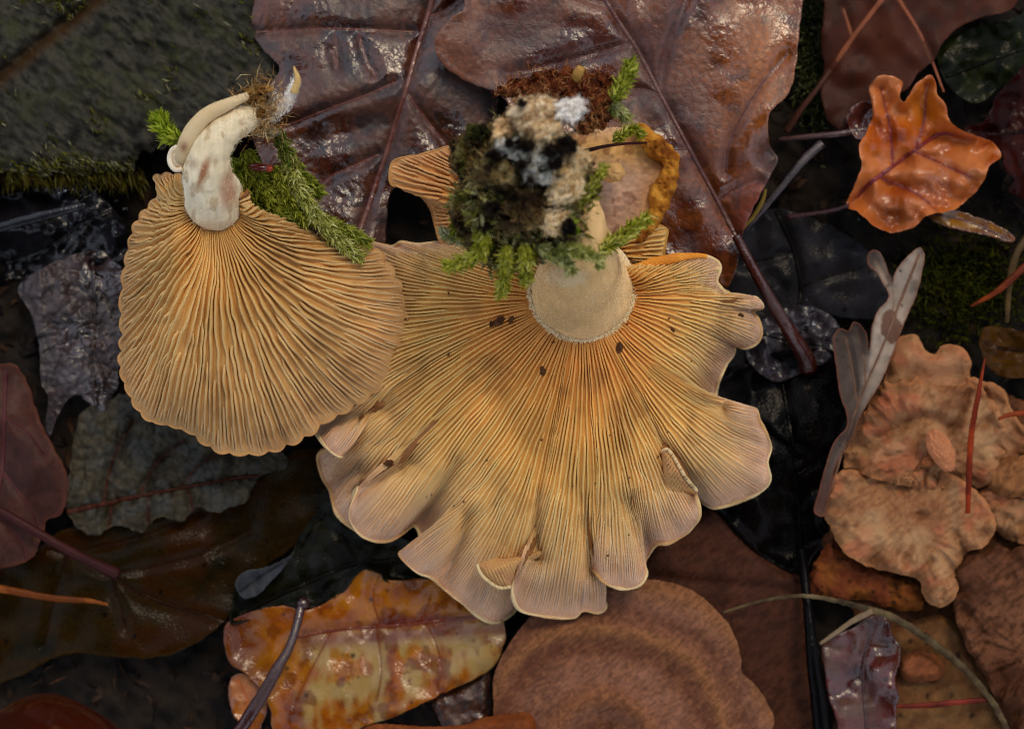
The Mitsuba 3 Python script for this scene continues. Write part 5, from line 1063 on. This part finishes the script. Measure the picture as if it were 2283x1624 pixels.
# ---------------------------------------------------------------- grey leaf, dark red leaf, twigs and needles, right
def grey_under(x, y, d):
    c = ramp(nz(x, y, 40, 371, 4), '#7a6c60', '#988a7c', '#a8998a', '#877a6c')
    c = mixc(c, C('#3a302e'), .85 * sst(1948, 1916, x + (y - 800) * .12))
    c = mixc(c, C('#5c3826'), .85 * sst(.9, .6, ((x - 1988) / 26) ** 2 + ((y - 728) / 42) ** 2 + .7 * (nz(x, y, 16, 372) - .5)))
    r = np.random.default_rng(373); q = np.stack([r.uniform(1850, 2060, 70), r.uniform(560, 1150, 70)], -1)
    dd, i = cKDTree(q).query(np.stack([x, y], -1)); rr = r.uniform(1.5, 4, 70)[i]
    c = mixc(c, C('#2a2426'), .75 * sst(rr * 1.4, rr * .5, dd))
    c = mixc(c, C('#5a2e1c'), .5 * sst(1000, 1130, y))
    return mixc(c, C('#6a3820'), .8 * np.exp(-(d / 4) ** 2))
leaf('oak_leaf', 'pale grey underside of a slender lobed oak leaf standing left of the tan lumpy cap',
     [(1936, 592), (1932, 572), (1944, 557), (1960, 560), (1972, 579), (1980, 604), (1989, 630), (1994, 608), (2015, 578), (2048, 551), (2062, 567), (2056, 605), (2042, 664), (2023, 704), (2008, 741), (1990, 790), (1964, 852), (1934, 900), (1913, 938), (1901, 974), (1868, 1030), (1857, 1064), (1850, 1110), (1838, 1150), (1814, 1140), (1826, 1090), (1838, 1045), (1857, 988), (1884, 955), (1888, 928), (1875, 888), (1866, 840), (1859, 778), (1858, 748), (1874, 731), (1890, 736), (1903, 716), (1924, 729), (1935, 755), (1937, 778), (1946, 716), (1960, 688), (1981, 660), (1966, 628), (1954, 608)],
     9.0, grey_under, 'dull_leaf', step=3.2, amp=1.2, sc=90, curl=.8, cw=10, seed=371, quilt=.3, extra=lambda x, y, d: 2.0 * sst(700, 560, y) - 1.5 * sst(1000, 1150, y) + .9 * np.sin((x - 1930) / 22.0) * sst(680, 760, y),
     midrib=[(1850, 1100), (1885, 985), (1925, 870), (1965, 780), (2000, 690), (2050, 565)], veins=[[(1990, 712), (1990, 650), (1958, 580)], [(1912, 905), (1900, 820), (1884, 745)], [(1930, 860), (1925, 790), (1912, 730)]], rib='#6a5040', vw=(5, 3), jag=.6, thick=.3)
leaf('dark_red_leaf', 'dark red brown glossy leaf strip at the bottom right beside the black stalk',
     [(1832, 1436), (1862, 1416), (1896, 1400), (1938, 1374), (1966, 1370), (1983, 1390), (1990, 1414), (2006, 1441), (2007, 1472), (1997, 1512), (2003, 1549), (1997, 1590), (1994, 1720), (1890, 1720), (1866, 1616), (1848, 1549), (1838, 1495)], 5.2,
     plain('#2a0c06', '#44170d', '#54221a', '#330f08', sc=60, seed=381, spots=20, blot='#4a2a14'), 'wet_leaf', amp=1.6, sc=90, curl=.9, seed=381, midrib=[(1950, 1380), (1925, 1480), (1930, 1600), (1940, 1700)], rib='#30100a', vw=(7, 4))
(mm_, q) = rod([(1612, 1364, 5), (1700, 1338, 6.2), (1780, 1327, 9.5), (1850, 1335, 9), (1930, 1355, 8.6), (2000, 1380, 8.4), (2080, 1432, 8.2), (2150, 1490, 8), (2212, 1562, 8.2), (2262, 1660, 8.2)], [5, 7, 9, 12, 16, 17, 17, 15, 14, 12], 3, 9, rough=.42, seed=8, flat=.7, rsc=3.0)
k2 = thing('twig', 'long thin tan twig curving across the brown caps at the lower right', 'twig')
add(f'{k2}__main_stick', mm_, ramp(meshkit.fbm(mm_[0] * 420, 4, 4) * 1.5 - .25, '#1c140c', '#4a3c28', '#6a5c40', '#80745a'), 'dull_leaf')
(mm_, q) = rod([(1944, 1359, 8.6), (1900, 1384, 8.2), (1866, 1408, 7.6), (1828, 1434, 7)], [16, 13, 11, 7], 4, 9, rough=.25, seed=9)
add(f'{k2}__side_stick', mm_, ramp(meshkit.fbm(mm_[0] * 350, 4, 4), '#4a3a2c', '#86745c', '#6a5848'), 'dull_leaf')
def needle(label, pts, w, col, mat='dull_leaf', name='pine_needle', cat='needle'):
    pts = [(a_ + 1.5 * math.sin(i * 2.3 + len(label)), b_ + 1.5 * math.cos(i * 3.1), c_) for i, (a_, b_, c_) in enumerate(pts)]
    (mm_, q) = rod(pts, w, 4, 8, rough=.16, seed=len(label), flat=.6)
    k = thing(name, label, cat)
    add(f'{k}__blade' if name == 'pine_needle' else f'{k}__stick', mm_, ramp(meshkit.fbm(mm_[0] * 340, 4, len(label)) * 1.4 - .25, C(col[0]) * .55, *col), mat)
    return k
needle('upright orange red pine needle leaning over the tan caps at the right', [(2196, 798, 13), (2180, 880, 13.5), (2168, 960, 13), (2160, 1050, 12.5), (2157, 1142, 12)], [5, 11, 13, 13, 10], ('#6a2408', '#94390f', '#843410'))
needle('thick orange pine needle at the right edge, upper part', [(2330, 560, 5), (2283, 598, 6), (2225, 645, 6), (2166, 684, 5)], [16, 16, 14, 5], ('#6a2c0a', '#984812', '#a85818'))
needle('orange yellow pine needle at the left edge, lying on the olive leaf', [(-60, 1300, 5), (0, 1313, 5.4), (110, 1330, 5.2), (200, 1340, 4.8), (240, 1345, 4.4)], [17, 17, 16, 14, 6], ('#6a380e', '#94581a', '#864a14'))
needle('dull red pine needle lying level at the bottom right', [(1998, 1572, 8), (2070, 1572, 8.2), (2140, 1562, 8), (2204, 1560, 7.6)], [8, 13, 13, 10], ('#5a1c10', '#7a2c1c', '#86382a'))
needle('short orange needle at the right edge, pointing left', [(2225, 932, 12), (2255, 925, 12), (2320, 915, 11)], [6, 12, 12], ('#843810', '#984c20'))
needle('flat greyish purple twig leading down left from under the orange leaf', [(1834, 318, 4.5), (1790, 360, 5), (1740, 420, 4.8), (1690, 480, 4), (1660, 512, 3)], [22, 18, 15, 14, 8], ('#2c2226', '#4a3c40', '#3a2e32'), 'wet_leaf', 'twig', 'twig')
needle('thin yellow grass stem touching the lower right edge of the largest oak leaf', [(1706, 420, 9), (1700, 448, 9), (1680, 482, 8), (1652, 514, 7)], [7, 10, 9, 6], ('#8a7434', '#b09a54'), 'dull_leaf', 'grass_stem', 'grass')
needle('tan forked plant stem beside the thick orange needle', [(2290, 520, 3), (2265, 575, 4), (2250, 640, 3.5), (2244, 720, 3)], [14, 18, 14, 10], ('#4a3a20', '#6a5430'), 'dull_leaf', 'plant_stem', 'stem')
needle('grey shiny twig below the log at the left edge', [(-60, 522, 5), (30, 500, 5.5), (100, 478, 5.5), (190, 458, 5)], [22, 24, 22, 14], ('#1c1d22', '#34363e'), 'gloss_leaf', 'twig', 'twig')

# patch of moss on the right
rng = np.random.default_rng(90)
n = 2600
px, py = rng.normal(2150, 70, n), rng.normal(640, 60, n)
dd = on_sphere(rng, n) * .7 + np.array([0, 0, .7])
b = blades(P(px, py, ground_z(px, py) + .3 + 1.5 * rng.random(n)), dd, rng.uniform(.8, 2.2, n) * 1e-3, rng.uniform(.2, .5, n) * 1e-3, tint(n, rng, '#1c200a', '#333a10', '#4a4a14', '#2a2210'), rng)
add('ground_moss', b[:2], b[2], 'moss_green', smooth=False, kind='stuff', label='dark moss growing on the soil above the tan caps')
n = 1800
px, py = rng.normal(1815, 22, n), rng.normal(120, 75, n)
b = blades(P(px, py, ground_z(px, py) + 1 + 2.5 * rng.random(n)), on_sphere(rng, n) * .7 + np.array([0, 0, .7]), rng.uniform(.8, 2.2, n) * 1e-3, rng.uniform(.2, .5, n) * 1e-3, tint(n, rng, '#2a3014', '#4a5024', '#6a6a48', '#232a10'), rng)
add('ground_moss_001', b[:2], b[2], 'moss_green', smooth=False, kind='stuff', label='grey green moss in the gap between the two upper right oak leaves')

# out-of-focus red brown cap, bottom left
k = thing('red_brown_mushroom', 'smooth blurred dark red brown mushroom cap in the bottom left corner', 'mushroom')
u, t = np.meshgrid(np.linspace(0, 1, 40), np.linspace(0, 2 * np.pi, 96, endpoint=False), indexing='ij')
r = 190 * np.sin(u * np.pi / 2) * (1 + .05 * np.sin(t * 2 + 1) + .03 * np.sin(t * 5))
v = P(95 + r.ravel() * np.cos(t.ravel()), 1722 - r.ravel() * np.sin(t.ravel()) * .95, 60 - 26 * (1 - np.cos(u.ravel() * np.pi / 2)) - 2.5 * np.exp(-(u.ravel() / .12) ** 2))
add(f'{k}__cap', (v, grid_faces(40, 96, True)), ramp(meshkit.fbm(v * 60, 3, 4), '#200703', '#380f04', '#2a0b03'), 'gloss_skin')
(mm_, q) = rod([(95, 1722, 54), (100, 1740, 24), (105, 1760, -4)], [70, 60, 64], 4, 20, rough=.08)
add(f'{k}__stem', mm_, C('#5a3418'), 'stem_flesh')

# ---------------------------------------------------------------- drops of water on the wet leaves
rng = np.random.default_rng(99)
dv, df, o = [], [], 0
ico = trimesh.creation.icosphere(3)
spots = [(160, 428, 34, 14, 26, 3.0), (232, 480, 30, 22, 26, 2.4), (1808, 712, 18, 16, 18, 2.2), (1660, 505, 8, 10, 6, 5.2), (1790, 705, 30, 26, 10, 2.0), (2080, 400, 30, 26, 8, 8.4), (780, 1490, 16, 40, 16, 4.6), (1890, 480, 40, 8, 6, 4.6)]
for (x0, y0, sx, sy, n, z0) in spots:
    for _ in range(n):
        x1, y1, r1 = rng.normal(x0, sx), rng.normal(y0, sy), rng.uniform(.09, .3) * (1.6 if rng.random() < .08 else 1)
        v1 = np.array(ico.vertices) * [r1 * rng.uniform(.8, 1.4), r1, r1 * .6] * 1e-3 + P(x1, y1, z0 + .25)
        dv.append(v1); df.append(np.array(ico.faces) + o); o += len(v1)
scene['water_drops'] = mikit.ply((np.vstack(dv), np.vstack(df)), 'water', smooth=True)
labels['water_drops'] = {'kind': 'stuff', 'label': 'tiny beads of water on the wet leaves'}
